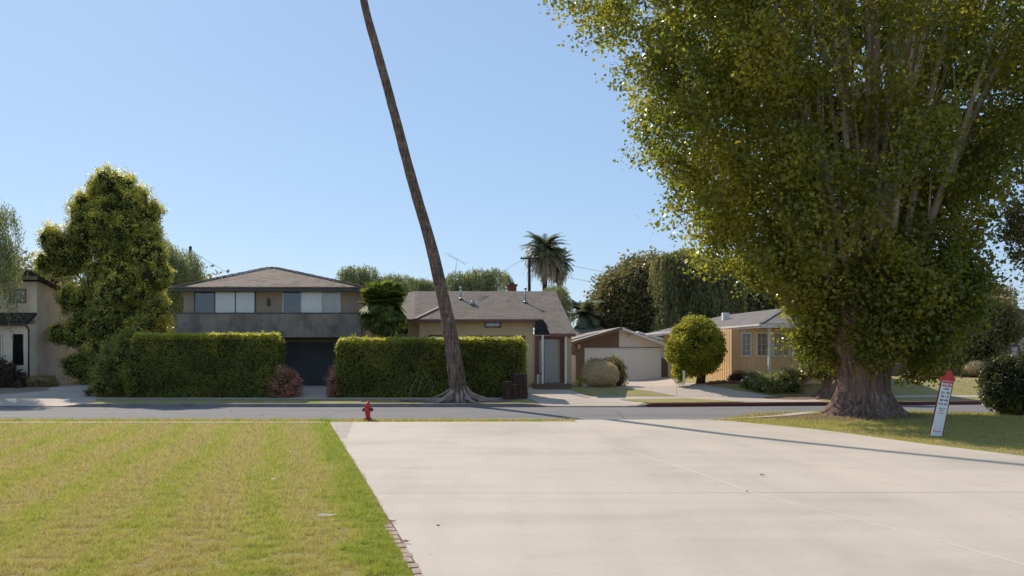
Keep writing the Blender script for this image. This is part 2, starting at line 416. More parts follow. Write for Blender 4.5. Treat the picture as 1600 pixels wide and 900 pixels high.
M_log = mat_bark('log_bark', (.035, .02, .017), (.085, .045, .036), (.14, .08, .06), .15, 12, .04)
M_cut = plain('cut_wood', (.30, .22, .15), (.20, .14, .10), 12, .9)
M_dry = plain('dry_leaf', (.24, .14, .07), (.16, .09, .045), 20, .8)
M_pale = plain('pale_bark_strip', (.62, .56, .48), (.5, .44, .38), 20, .8)
M_barkpalm = mat_palm()
M_bark = mat_bark('big_bark', (.08, .05, .04), (.29, .19, .145), (.50, .365, .29), .06, 8, .16)
M_limb = mat_bark('limb_bark', (.24, .19, .16), (.46, .38, .33), (.60, .52, .46), .3, 7, .03)
M_barkdk = mat_bark('dark_bark', (.03, .022, .018), (.07, .05, .04), (.11, .085, .07), .3, 9, .03)
M_root = plain('root_wood', (.50, .39, .31), (.32, .24, .19), 6, .9, bstr=.6, bdist=.03)
L_big = leafmat('big_tree_leaf', [(0.062, 0.080, 0.020), (0.132, 0.156, 0.029), (0.229, 0.219, 0.033), (0.389, 0.309, 0.043)], .50, rough=.28, spec=.55, tboost=2.05)
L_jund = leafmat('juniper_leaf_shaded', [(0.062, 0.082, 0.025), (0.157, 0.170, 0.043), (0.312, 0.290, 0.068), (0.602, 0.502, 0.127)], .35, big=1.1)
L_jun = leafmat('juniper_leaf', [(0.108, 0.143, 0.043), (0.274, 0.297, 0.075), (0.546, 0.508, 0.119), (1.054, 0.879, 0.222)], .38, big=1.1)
L_hedge = leafmat('hedge_leaf', [(0.069, 0.081, 0.036), (0.159, 0.169, 0.045), (0.271, 0.274, 0.064), (0.478, 0.443, 0.089)], .50, big=.7, rough=.4, tboost=2.0)
L_dark = leafmat('dark_leaf', [(0.070, 0.074, 0.034), (0.159, 0.155, 0.061), (0.286, 0.236, 0.109), (0.446, 0.323, 0.164)], .3, big=.5)
L_bushdk = leafmat('dark_bush_leaf', [(.03, .035, .016), (.065, .075, .028), (.10, .11, .04), (.17, .15, .06)], .3, big=1.5)
L_mid = leafmat('mid_green_leaf', [(0.069, 0.081, 0.037), (0.151, 0.163, 0.075), (0.247, 0.237, 0.112), (0.358, 0.312, 0.163)], .4, big=.4)
L_grey = leafmat('grey_green_leaf', [(0.095, 0.115, 0.061), (0.176, 0.203, 0.108), (0.270, 0.297, 0.162), (0.378, 0.378, 0.230)], .4, big=.4)
L_round = leafmat('round_tree_leaf', [(0.067, 0.086, 0.017), (0.191, 0.209, 0.026), (0.383, 0.365, 0.043), (0.574, 0.487, 0.070)], .45, big=1.2)
L_red = leafmat('red_leaf', [(.10, .12, .05), (.22, .17, .09), (.62, .27, .23), (.85, .44, .38)], .4, big=1.6)
L_shrub = leafmat('shrub_leaf', [(0.081, 0.101, 0.041), (0.182, 0.203, 0.072), (0.304, 0.313, 0.121), (0.527, 0.446, 0.284)], .35, big=1.4)
L_purple = leafmat('purple_leaf', [(0.033, 0.021, 0.024), (0.075, 0.039, 0.042), (0.120, 0.068, 0.045), (0.090, 0.105, 0.045)], .3, big=1.5)
L_palm = leafmat('palm_leaf', [(0.046, 0.062, 0.018), (0.093, 0.122, 0.032), (0.170, 0.208, 0.048), (0.310, 0.318, 0.079)], .4, big=.9, rough=.6, spec=.2)
L_dpalm = leafmat('date_palm_leaf', [(0.052, 0.068, 0.036), (0.098, 0.117, 0.065), (0.156, 0.176, 0.104), (0.221, 0.234, 0.143)], .3, big=.9)
L_dead = leafmat('dead_frond', [(0.144, 0.120, 0.102), (0.240, 0.204, 0.174), (0.336, 0.300, 0.264), (0.432, 0.396, 0.360)], .2, big=.9)
L_tan = leafmat('dense_tan_leaf', [(0.356, 0.263, 0.156), (0.535, 0.405, 0.245), (0.691, 0.547, 0.334), (0.824, 0.668, 0.423)], .2, big=.8)
L_tan2 = leafmat('dense_brown_leaf', [(0.260, 0.156, 0.091), (0.390, 0.260, 0.156), (0.494, 0.338, 0.208), (0.546, 0.403, 0.247)], .2, big=.8)
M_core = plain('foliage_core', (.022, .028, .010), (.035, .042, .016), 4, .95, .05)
M_coretan = plain('foliage_core_tan', (.46, .39, .25), (.55, .46, .30), 4, .95, .05)
M_corered = plain('foliage_core_red', (.03, .028, .012), (.04, .03, .02), 4, .95, .05)

# ------------------------------------------------------------------ ground sheets
def grid(name, xs, rows, zf, mat, label=None):
    """rows: list of functions Y(X)"""
    vs = []; fs = []; nx = len(xs)
    for r in rows:
        for x in xs:
            y = r(x); vs.append((x, y, zf(x, y)))
    for j in range(len(rows)-1):
        for i in range(nx-1):
            a = j*nx+i; fs.append((a, a+1, a+nx+1, a+nx))
    me = bpy.data.meshes.new(name); me.from_pydata(vs, [], fs)
    o = link(name, me, mat); tag(o, kind='structure'); return o
xs = [-900, -500, -250, -120, -80, -60, -50]+[x*.5 for x in range(-90, 91)]+[50, 60, 80, 120, 250, 500, 900]
dn = [29.0-29.0*(k/60)**1 for k in range(0, 61)]
grid('near_ground', xs, [(lambda X, e=e: Yn(X)-e) for e in [0, .02]+[k*.5 for k in range(1, 50)]+[26, 28, 32, 40, 60, 120, 300]], znear, M_ground)
grid('far_ground', xs, [(lambda X, d=d: Yc(X)+d) for d in [0.12, .5]+[1+.25*k for k in range(0, 29)]+[8.5, 9, 10, 12, 16, 20, 25, 30, 40, 60, 100, 200, 500, 1500]], zfar, M_ground)
grid('road', xs, [(lambda X, k=k: Yn(X)-.05+(Yc(X)+.1-Yn(X))*k/12) for k in range(13)],
     lambda X, Y: -.12+.0*Y, M_asph)
# kerbs: a real step following each edge of the road
def kerb(name, segs, Yf, sgn, mat, zf, w=.16):
    mb = MB(); vs = []
    for i, x in enumerate(segs):
        y = Yf(x); z = max(zf(x, y+sgn*.02)+.008, -.117)
        for (dy, zz) in ((-.015, -.15), (-.015, z-.012), (.0, z), (w, z+.002), (w, -.15)):
            vs.append((x, y+sgn*dy, zz))
    fs = []
    for i in range(len(segs)-1):
        for k in range(4): fs.append((i*5+k, i*5+k+1, (i+1)*5+k+1, (i+1)*5+k))
    mb.add(vs, fs); o = mb.build(name, mat); tag(o, kind='structure'); return o
kx = [-70+.5*k for k in range(0, 153)]
kerb('kerb', [x for x in kx if x <= 6.0], Yc, 1, M_kerb, zfar)
kerb('red_painted_kerb', [6.0+.5*k for k in range(0, 110)], Yc, 1, M_redkerb, zfar)
kerb('kerb', [-70+.5*k for k in range(0, 260)], Yn, -1, M_kerb, znear, .12)

def sheet(name, poly, off, mat, zf=terr, step=.5, label=None):
    bm = bmesh.new(); vs = [bm.verts.new((x, y, 0)) for x, y in poly]; bm.faces.new(vs)
    bmesh.ops.triangulate(bm, faces=bm.faces[:])
    x0 = min(p[0] for p in poly); x1 = max(p[0] for p in poly); y0 = min(p[1] for p in poly); y1 = max(p[1] for p in poly)
    for ax, a, b, s in ((0, x0, x1, step), (1, y0, y1, step*.5)):
        k = math.ceil(a/s)*s
        while k < b:
            co = (k, 0, 0) if ax == 0 else (0, k, 0); no = (1, 0, 0) if ax == 0 else (0, 1, 0)
            bmesh.ops.bisect_plane(bm, geom=bm.verts[:]+bm.edges[:]+bm.faces[:], plane_co=co, plane_no=no, dist=1e-5)
            k += s
    for v in bm.verts: v.co.z = zf(v.co.x, v.co.y)+off
    for f in bm.faces:
        f.normal_update()
        if f.normal.z < 0: f.normal_flip()
    me = bpy.data.meshes.new(name); bm.to_mesh(me); bm.free()
    o = link(name, me, mat); tag(o, kind='structure'); return o
def ue(Y): return 1.16-.245*Y      # left edge of the big drive
# big concrete drive in the foreground, slightly ragged along the lawn
edge = []
Y = -6.0
while Y < 28.0:
    edge.append((ue(Y)+.035*mnoise.noise(Vector((Y*1.3, 3, 0)))+.015*mnoise.noise(Vector((Y*6, 9, 0))), Y)); Y += .35
edge.append((ue(28.05), 28.05))
up = [G(850, 659.3, False), (2.2, 29.17), (4.9, 29.17)]
rt = [G(p, q, False) for p, q in ((1062, 655.5), (1130, 657.5), (1200, 664), (1290, 673), (1370, 684), (1450, 695), (1530, 704.5), (1600, 713.5))]
drive = [edge[0]]+edge[1:]+up+rt+[(14, 15.6), (20, 12.5), (32, 9), (32, -6)]
near_any = lambda X, Y: znear(X, Y)
sheet('driveway', drive, .012, M_conc, near_any, 1.0)
sheet('footpath', [(-60, 27.75), (-60, 28.15), (-5.9, 28.15), (-5.75, 27.75)], .012, M_conc2, near_any, 1.0)
sheet('footpath', [G(1090, 657.4, False), G(1175, 653.5, False), G(1240, 649.6, False), G(1258, 647.6, False), (11.4, 31.95), (10.4, 31.9), G(1210, 649.6, False), G(1150, 653.2, False), G(1080, 656.2, False)], .016, M_conc2, near_any, .5)
ck = [G(p, q, False) for p, q in ((516, 661), (541, 661), (560, 688), (551, 696))]
sheet('cracked_paving', [(-5.62, 27.9), (-4.95, 27.9), (-4.1, 22.2), (ue(22.2)+.03, 22.2)], .016, M_oldc, near_any, .5)
def joint(name, pts, w, mat, off=.016, far=False):
    mb = MB(); P3 = []
    for (x, y) in pts: P3.append(Vector((x, y, 0)))
    vs = []
    for i, p in enumerate(P3):
        d = (P3[min(i+1, len(P3)-1)]-P3[max(i-1, 0)]).normalized(); n = Vector((-d.y, d.x, 0))
        for s in (-1, 1):
            q = p+n*s*w/2; vs.append((q.x, q.y, (zfar if far else znear)(q.x, q.y)+off))
    o = mb.add(vs, [(2*i, 2*i+1, 2*i+3, 2*i+2) for i in range(len(P3)-1)]).build(name, mat)
    tag(o, kind='structure')
for (y, x0, x1) in ((24.0, -4.6, 9), (18.6, -3.2, 9.6), (12.86, -1.93, 30), (6.2, -.2, 30)):
    n = 24; joint('paving_joint', [(x0+(x1-x0)*k/n, y+(.0 if y > 13 else .012*(x0+(x1-x0)*k/n))+.006*math.sin(k*1.7)) for k in range(n+1)], .011, M_joint)
cv = [G(p, q, False) for p, q in ((905, 688), (985, 706), (1080, 736), (1180, 772), (1330, 810), (1480, 850), (1600, 884), (1760, 940))]
joint('paving_seam', cv, .035, M_seam, .0135)
# brick edging of the lawn along the drive
for k in range(22):
    y = 5.6+k*.225
    x = ue(y)-.045+random.uniform(-.018, .012)
    if random.random() < .22: continue
    o = MB()
    w, l, h = .09+random.uniform(-.02, .015), .19+random.uniform(-.03, .02), -.002+random.uniform(0, .010)
    a = -.24+random.uniform(-.07, .07)
    c, s = math.cos(a), math.sin(a)
    vs = [(x+c*dx+s*dy, y-s*dx+c*dy, z) for z in (-.03, h+.014) for dx, dy in ((-w/2, -l/2), (w/2, -l/2), (w/2, l/2), (-w/2, l/2))]
    o.add(vs, [(0, 3, 2, 1), (4, 5, 6, 7), (0, 1, 5, 4), (1, 2, 6, 5), (2, 3, 7, 6), (3, 0, 4, 7)])
    tag(o.build('edging_brick', M_brick, None, .006), 'worn brown edging brick sunk between the near lawn and the concrete drive', 'brick', 'edging bricks between lawn and concrete drive')
# soil lip along the lawn
sheet('soil_strip', [(ue(4)-.05, 4), (ue(4)+.02, 4), (ue(27.5)+.02, 27.5), (ue(27.5)-.02, 27.5)], .007, M_dirt, near_any, 1.0)

# far side paving
far_z = zfar
gf = lambda a, b: G(a, b, True)
sheet('sidewalk', [(-60, 42.3), (-60, 43.3), (9.6, 43.35), (14, 44.6), (22, 45.8), (40, 48), (40, 47), (22, 44.75), (14, 43.55), (9.6, 42.9), (5.7, 42.35)], .014, M_conc2, far_z)
sheet('driveway', [(-45, 39.92), (-19.5, 39.92), (-19.1, 41.2), gf(150, 620), gf(136, 606), (-24.2, 52), (-26.3, 52), gf(75, 611), gf(0, 617), (-45, 44.2)], .018, M_conc2, far_z)
sheet('driveway', [(-11.4, 43.2), (-8.6, 43.2), (-8.6, 49.3), (-14, 49.3), (-14, 45.6), (-11.4, 45.6)], .018, M_conc2, far_z)
dr2 = [(1.35, 39.92), (5.6, 39.92), (6.3, 41.0)]+[(9.3, Yc(9.3)+.8), (13, Yc(13)+.35), (14.5, Yc(14.5)+.5)]+[(14.5, 43.9)]+[gf(p, q) for p, q in ((1245, 622), (1200, 618.5), (1150, 610.5), (1110, 604), (1072, 599))]+[(10.2, 58), (10.2, 59.95), (4.6, 59.95), (4.4, 52), (3.6, 46.9), (.85, 46.9), (.75, 43.2)]
sheet('driveway', dr2, .02, M_conc2, far_z)
sheet('lawn_patch', [gf(p, q) for p, q in ((884, 608), (926, 620.3), (1056, 619.8), (1018, 612), (975, 606.5), (930, 604))], .035, M_ground, far_z)
sheet('parkway_strip', [(6.05, 40.7)]+[gf(p, q) for p, q in ((968, 625.2), (1072, 623.3), (1166, 628.6))]+[(8.5, Yc(8.5)+.18), (6.2, Yc(6.2)+.18)], .035, M_ground, far_z)
joint('paving_joint', [gf(940, 628.5), gf(1000, 633)], .03, M_joint, .024, True)
joint('paving_joint', [gf(940, 628.5), gf(880, 633.5)], .03, M_joint, .024, True)
joint('paving_joint', [gf(905, 621), gf(985, 631)], .03, M_joint, .024, True)
def blob(cx, cy, rx, ry, n=28, j=.25, sd=0):
    return [(cx+rx*math.cos(a)*(1+j*mnoise.noise(Vector((math.cos(a)*1.7, math.sin(a)*1.7, sd)))), cy+ry*math.sin(a)*(1+j*mnoise.noise(Vector((math.cos(a)*1.7+9, math.sin(a)*1.7, sd))))) for a in [2*PI*k/n for k in range(n)]]
sheet('bare_soil', blob(-2.6, 41.35, 2.6, .95, 36, .5, 3), .02, M_dirt, far_z, .4)
sheet('bare_soil', blob(13.6, 43.6, 1.6, .9, 28, .5, 5), .03, M_dirt, far_z, .4)

# ------------------------------------------------------------------ grass blades
def blades(name, n, sampler, hgt, wid, mat):
    P_ = sampler(n); n = len(P_)
    d = P_[:, 1]
    k = np.clip(d/10, .8, 3)
    ang = R.random(n)*2*PI; h = hgt*(.5+R.random(n))*np.sqrt(k); w = wid*(.6+.8*R.random(n))*k
    dirx = np.cos(ang); diry = np.sin(ang); lean = R.random(n)*.9
    la = R.random(n)*2*PI
    z = P_[:, 2]
    cl = np.array([mnoise.noise(Vector((p[0]*4.5, p[1]*4.5, 0)))+.6*mnoise.noise(Vector((p[0]*13, p[1]*13, 2))) for p in P_])
    h = h*np.clip(1+1.5*cl, .15, 2.4)
    b0 = np.stack([P_[:, 0]-dirx*w/2, P_[:, 1]-diry*w/2, z-.003], 1); b1 = np.stack([P_[:, 0]+dirx*w/2, P_[:, 1]+diry*w/2, z-.003], 1)
    tp = np.stack([P_[:, 0]+np.cos(la)*h*lean, P_[:, 1]+np.sin(la)*h*lean, z+h], 1)
    V = np.stack([b0, b1, tp], 1).reshape(-1, 3)
    return np_mesh(name, V, 3, mat)
def samp_left(n):
    # sample by picture density: uniform in 1/Y
    inv = R.random(n)*(1/6.5-1/29.1)+1/29.1; Y = 1/inv
    Y = 6.5+(Y-6.5)*1.0
    X = (R.random(n)*(-.615+.62)-.62) if False else None
    xl = -.63*Y; xr = 1.16-.245*Y+.0-.085*np.clip((11.5-Y)/2, 0, 1)
    X = xl+(xr-xl)*R.random(n)
    X = X+np.where(R.random(n) < .05, R.random(n)*.05, 0)
    ok = ~((Y > 27.7) & (Y < 28.2))
    return np.stack([X, Y, np.zeros(n)], 1)[ok]
tag(blades('lawn_grass', 330000, samp_left, .036, .0060, M_blade), 'patchy green and straw coloured mown grass beside the concrete drive', 'grass', kind='stuff')
def samp_strip(n):
    X = -20+27*R.random(n)*1.0; Y = 28.2+.95*R.random(n)
    ok = X < 2.0
    return np.stack([X, Y, np.zeros(n)], 1)[ok]
tag(blades('verge_grass', 26000, samp_strip, .03, .006, M_blade), 'thin strip of grass between the near pavement and the road', 'grass', kind='stuff')
rp = np.array(rt+[(14, 15.6), (20, 12.5)])
def samp_right(n):
    Y = 17+15*R.random(n); X = 4.5+15*R.random(n)
    z = np.zeros(n); keep = np.zeros(n, bool)
    yb = np.interp(X, rp[:, 0], rp[:, 1])
    for i in range(n):
        if Y[i] > yb[i]+.02 and Y[i] < Yn(X[i])-.15 and X[i] < .6*Y[i]:
            dd = ((X[i]-10.9)**2*.28+(Y[i]-29.9)**2*.8)**.5
            if dd < 1.5 and R.random() < .85: continue
            keep[i] = True; z[i] = znear(X[i], Y[i])
    return np.stack([X, Y, z], 1)[keep]
tag(blades('lawn_grass', 150000, samp_right, .03, .005, M_blade), 'grass under the huge tree around the leaning sign', 'grass', kind='stuff')

# ------------------------------------------------------------------ foliage
def unit(n):
    v = R.normal(size=(n, 3)); return v/np.linalg.norm(v, axis=1, keepdims=True)
def leaf_quads(C, nrm, L, W):
    """diamond leaves centred at C with normals nrm, length L, width W (arrays)"""
    n = len(C)
    r = unit(n); t = np.cross(nrm, r); t /= np.linalg.norm(t, axis=1, keepdims=True)+1e-9
    b = np.cross(nrm, t)
    L = np.asarray(L).reshape(-1, 1)/2; W = np.asarray(W).reshape(-1, 1)/2
    V = np.stack([C-t*L, C+b*W+nrm*W*.25-t*L*.15, C+t*L, C-b*W+nrm*W*.25-t*L*.15], 1)
    return V.reshape(-1, 3)
def lobe_pts(lobes, n, r0=.8, r1=1.08, kill=.72):
    lb = np.array(lobes, float)
    area = (lb[:, 3]*lb[:, 4]+lb[:, 4]*lb[:, 5]+lb[:, 3]*lb[:, 5])
    out = []; outn = []
    idx = R.choice(len(lb), size=int(n*2.2), p=area/area.sum())
    d = unit(len(idx)); c = lb[idx, :3]; r = lb[idx, 3:]
    Pp = c+d*r*(r0+(r1-r0)*R.random((len(idx), 1)))
    nn = d/r; nn /= np.linalg.norm(nn, axis=1, keepdims=True)
    keep = np.ones(len(idx), bool)
    for j in range(len(lb)):
        q = np.linalg.norm((Pp-lb[j, :3])/lb[j, 3:], axis=1)
        keep &= ~((q < kill) & (idx != j))
    return Pp[keep][:n], nn[keep][:n]
_ICO = None
def ico():
    global _ICO
    if _ICO is None:
        bm = bmesh.new(); bmesh.ops.create_icosphere(bm, subdivisions=3, radius=1)
        bm.verts.ensure_lookup_table()
        _ICO = (np.array([v.co[:] for v in bm.verts]), np.array([[v.index for v in f.verts] for f in bm.faces])); bm.free()
    return _ICO
def cores(lobes, k=.72):
    v0, f0 = ico(); V = []; Fc = []; b = 0
    for l in lobes:
        s = np.array([1+.22*mnoise.noise(Vector(tuple(p*2.2))+Vector((l[0], l[1], l[2]))) for p in v0]).reshape(-1, 1)
        V.append(v0*s*np.array(l[3:])*k+np.array(l[:3])); Fc.append(f0+b); b += len(v0)
    return np.vstack(V), np.vstack(Fc)
def foliage(name, mats, parent, lobes, nclus, nleaf, cs, ls, aspect=.55, core=.72, up=.3, r0=.8, r1=1.08, kill=.72, zmin=None, outw=.6, tip_sun=0):
    Pc, Nc = lobe_pts(lobes, nclus, r0, r1, kill)
    # uneven outline: push clusters by low frequency noise
    amp = cs*1.1
    dv = np.array([mnoise.noise(Vector((p[0]*.9/cs*.5, p[1]*.9/cs*.5, p[2]*.9/cs*.5))) for p in Pc]).reshape(-1, 1)
    Pc = Pc+Nc*dv*amp
    C = np.repeat(Pc, nleaf, 0)+R.normal(size=(len(Pc)*nleaf, 3))*cs*.42
    nn = np.repeat(Nc, nleaf, 0)*outw+unit(len(C))+np.array([0, 0, up]); nn /= np.linalg.norm(nn, axis=1, keepdims=True)
    if zmin is not None:
        k = C[:, 2] > zmin; C = C[k]; nn = nn[k]
    crnd = np.repeat(R.random(len(Pc)), nleaf)[:len(C)] if zmin is None else R.random(len(C))
    L = ls*(.6+.8*R.random(len(C)))
    V = leaf_quads(C, nn, L, L*aspect)
    rnd = np.clip(.5*crnd+.5*R.random(len(C))+(tip_sun*(np.repeat(Nc[:, 2], nleaf)-.15)+tip_sun*.35*(C[:, 2]-np.repeat(Pc[:, 2], nleaf))/cs if tip_sun else 0), 0, 1)  # upward tufts yellower: new growth plus sunlight painted into the leaf colour
    ex = cores(lobes, core) if core else None
    o = np_mesh(name, V, 4, mats, parent, rnd=rnd, extra=ex)
    return o
def LP(px, py, Y, rx, rz, ry=None, dy=0):     # a lobe seen at px,py with pixel radii rx, rz
    x, y, z = P(px, py, Y+dy); s = Y/F
    return (x, Y+dy, z, rx*s, (ry if ry else (rx+rz)/2)*s, rz*s)
def trunk_mb(pts, rad, n=12, rough=.12):
    return MB().tube(pts, rad, n, 0, True, True, rough)
def simple_tree(name, label, px, Yd, lobes, lm, nclus, nleaf, cs, ls, tr=.25, tm=None, z0=None, group=None, limbs=4, cat='tree', **kw):
    X = X_(px, Yd); z = terr(X, Yd) if z0 is None else z0
    t = empty(name, (X, Yd, z), label, cat, group)
    lb = sorted(lobes, key=lambda l: l[2]); mid = lb[len(lb)//2]
    top = max(l[2] for l in lobes)
    tp = [(X, Yd, z-.1), (X+.1, Yd, z+(mid[2]-z)*.35), (X*.5+mid[0]*.5, Yd, z+(mid[2]-z)*.7), (mid[0], mid[1], top)]
    trunk_mb(tp, [tr*1.35, tr, tr*.8, tr*.3]).build('trunk', tm or M_barkdk, t)
    for k in range(min(limbs, len(lobes))):
        l = lobes[k*len(lobes)//max(1, min(limbs, len(lobes)))]
        a = Vector(tp[1]).lerp(Vector(tp[2]), .5+.4*random.random()); b = Vector(l[:3])
        MB().tube([a, a.lerp(b, .5)+Vector((0, 0, .25)), b], [tr*.5, tr*.35, tr*.12], 7).build('limb', tm or M_barkdk, t)
    foliage('crown', [lm, M_core], t, lobes, nclus, nleaf, cs, ls, **kw)
    return t

def hedge(name, label, x0, x1, y0, y1, z0, z1, nl, ls, mat, cat='hedge', core=M_core, group=None, dens_top=1.6):
    """clipped block: leaf skin over a dark bumpy core"""
    ax = (x1-x0)*(z1-z0); ay = (y1-y0)*(z1-z0); at = (x1-x0)*(y1-y0)*dens_top
    A = np.array([ax, ax*.35, ay, ay, at]); cnt = (A/A.sum()*nl).astype(int)
    Ps = []; Ns = []
    def U(n): return R.random(n)
    for f, n in enumerate(cnt):
        u = U(n); v = U(n)
        if f == 0: p = np.stack([x0+(x1-x0)*u, np.full(n, y0), z0+(z1-z0)*v], 1); nn = (0, -1, 0)
        if f == 1: p = np.stack([x0+(x1-x0)*u, np.full(n, y1), z0+(z1-z0)*v], 1); nn = (0, 1, 0)
        if f == 2: p = np.stack([np.full(n, x0), y0+(y1-y0)*u, z0+(z1-z0)*v], 1); nn = (-1, 0, 0)
        if f == 3: p = np.stack([np.full(n, x1), y0+(y1-y0)*u, z0+(z1-z0)*v], 1); nn = (1, 0, 0)
        if f == 4: p = np.stack([x0+(x1-x0)*u, y0+(y1-y0)*v, np.full(n, z1)], 1); nn = (0, 0, 1)
        Ps.append(p); Ns.append(np.tile(nn, (n, 1)))
    Pp = np.vstack(Ps); Nn = np.vstack(Ns).astype(float)
    dv = np.array([mnoise.noise(Vector((p[0]*1.1, p[1]*1.1, p[2]*1.3)))*.10+mnoise.noise(Vector((p[0]*4, p[1]*4, p[2]*4)))*.08 for p in Pp]).reshape(-1, 1)
    # rounded shoulders
    cx, cz = (x0+x1)/2, z1
    ex = np.minimum(Pp[:, 0]-x0, x1-Pp[:, 0]); ez = z1-Pp[:, 2]; ey = np.minimum(Pp[:, 1]-y0, y1-Pp[:, 1])
    Pp = Pp+Nn*(dv-.10*R.random((len(Pp), 1))**1.5+R.exponential(.03, (len(Pp), 1)))
    sh = np.clip(.25-ex, 0, .25)**2*2; Pp[:, 2] -= np.where(ez < .3, sh*1.5, 0)
    nn = Nn*.7+unit(len(Pp))+np.array([0, 0, .35]); nn /= np.linalg.norm(nn, axis=1, keepdims=True)
    L = ls*(.6+.8*R.random(len(Pp)))
    V = leaf_quads(Pp, nn, L, L*.6)
    c = MB(); i_ = .14
    c.box(x0+i_, x1-i_, y0+i_, y1-i_, z0-.1, z1-i_)
    ev = np.array(c.v); ef = np.array(c.f)
    base = empty(name, ((x0+x1)/2, (y0+y1)/2, z0), label, cat, group)
    bpy.data.objects.remove(base)
    rn = np.clip(R.random(len(Pp))*.7+.3*np.array([mnoise.noise(Vector((p[0]*.8, 5, p[2]*.8)))+.5 for p in Pp])+np.where(ez < .22, .55, 0), 0, 1)  # leaves near the top lightened: sunlit rim painted into their colour
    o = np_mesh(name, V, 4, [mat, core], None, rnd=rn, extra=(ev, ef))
    return tag(o, label, cat, group)

zh = terr(-15, 43.7)
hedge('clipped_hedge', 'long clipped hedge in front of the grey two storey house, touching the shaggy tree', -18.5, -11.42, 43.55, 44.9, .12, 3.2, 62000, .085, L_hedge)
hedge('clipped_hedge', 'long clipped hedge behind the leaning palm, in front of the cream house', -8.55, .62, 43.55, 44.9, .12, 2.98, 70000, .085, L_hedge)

def bush(name, label, lobes, mat, nclus, nleaf, cs, ls, core=M_core, cat='bush', group=None, **kw):
    o = foliage(name, [mat, core], None, lobes, nclus, nleaf, cs, ls, **kw)
    return tag(o, label, cat, group)
bush('red_tipped_bush', 'red tipped bush at the right end of the left hedge', [LP(446, 598, 43.8, 19, 26), LP(440, 608, 43.6, 22, 16), LP(456, 604, 43.7, 11, 18)], L_red, 260, 26, .2, .085)
bush('red_tipped_bush', 'red tipped bush at the left end of the hedge behind the leaning palm', [LP(524, 600, 43.9, 11, 22), LP(527, 588, 44.2, 10, 18), LP(521, 610, 43.7, 8, 11)], L_red, 160, 26, .2, .085)

# ---- shaggy upright tree on the left
YJ = 51.0
jl = [LP(*a) for a in ((178, 297, YJ, 30, 34), (206, 315, YJ, 30, 34), (130, 338, YJ, 22, 36), (100, 385, YJ, 26, 30), (73, 412, YJ, 20, 18), (98, 420, YJ, 22, 14), (186, 365, YJ, 48, 50), (222, 350, YJ, 26, 36),
      (194, 430, YJ, 44, 50), (230, 400, YJ, 28, 30), (184, 495, YJ, 48, 44), (226, 470, YJ, 32, 40), (196, 555, YJ, 56, 46), (170, 590, YJ, 34, 28), (112, 524, YJ, 26, 12), (135, 530, YJ, 26, 16), (118, 571, YJ, 18, 9), (140, 575, YJ, 20, 13), (145, 607, YJ, 14, 10), (150, 345, YJ, 24, 34), (132, 375, YJ, 22, 26), (120, 405, YJ, 20, 22), (168, 300, YJ, 18, 26), (160, 320, YJ, 22, 30), (232, 440, YJ, 26, 40), (236, 500, YJ, 24, 40), (215, 375, YJ, 34, 40), (128, 470, YJ, 22, 26), (140, 500, YJ, 26, 30), (150, 560, YJ, 24, 34), (155, 440, YJ, 20, 40), (235, 520, YJ, 30, 40))]
rj = random.Random(5)
jl2 = []
for l in jl:
    if l[3] < 1.1: jl2.append(l); continue
    for q in range(7):
        a = rj.uniform(0, 2*PI); k = rj.uniform(.25, .72)
        jl2.append((l[0]+math.cos(a)*l[3]*k, l[1]+math.sin(a)*l[4]*k, l[2]+rj.uniform(-.55, .6)*l[5], l[3]*rj.uniform(.28, .42), l[4]*rj.uniform(.3, .42), l[5]*rj.uniform(.35, .62)))
    jl2.append((l[0], l[1], l[2], l[3]*.7, l[4]*.7, l[5]*.8))
jl = jl2
extra = []
for l in jl:        # small tufts breaking the outline of every lobe
    for k in range(int(3*(l[3]+l[5]))+1):
        th = rj.uniform(0, 2*PI); ph = rj.uniform(-.3, 1.0); dx, dy, dz = math.cos(th)*math.cos(ph), math.sin(th)*math.cos(ph), math.sin(ph)
        s = rj.uniform(.28, .72)
        extra.append((l[0]+dx*l[3]*.9, l[1]+dy*l[4]*.9, l[2]+dz*l[5]*.9, s*.75, s*.75, s*1.0))
jz = terr(X_(190, YJ), YJ)
jt = empty('shaggy_juniper', (X_(190, YJ), YJ, jz), 'tall shaggy tree with yellow green tufts at the left end of the hedge', 'tree')
jb = P(190, 600, YJ)
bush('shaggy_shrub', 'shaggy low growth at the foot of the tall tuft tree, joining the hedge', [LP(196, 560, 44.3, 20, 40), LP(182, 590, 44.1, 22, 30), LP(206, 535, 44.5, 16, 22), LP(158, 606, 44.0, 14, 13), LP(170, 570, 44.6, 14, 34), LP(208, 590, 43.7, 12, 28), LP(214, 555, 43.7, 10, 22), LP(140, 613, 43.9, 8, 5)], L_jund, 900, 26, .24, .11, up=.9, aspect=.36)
trunk_mb([(jb[0], YJ, jz-.1), (jb[0]+.05, YJ, jz+2), (jb[0]+.2, YJ, 6), P(190, 300, YJ)], [.32, .26, .18, .05]).build('trunk', M_barkdk, jt)
for (a, b) in ((2.5, (112, 524)), (3.5, (100, 400)), (1.4, (118, 572)), (4.5, (225, 400)), (5, (130, 340))):
    e = Vector(P(b[0], b[1], YJ)); s = Vector((jb[0]+.1, YJ, a)); MB().tube([s, s.lerp(e, .5)+Vector((0, 0, -.1)), e], [.12, .08, .03], 7).build('limb', M_barkdk, jt)
foliage('crown', [L_jun, M_core], jt, jl+extra, 9500, 22, .26, .15, aspect=.36, tip_sun=.5, core=.74, up=.7, r0=.75, r1=1.12, kill=.6, outw=.7)

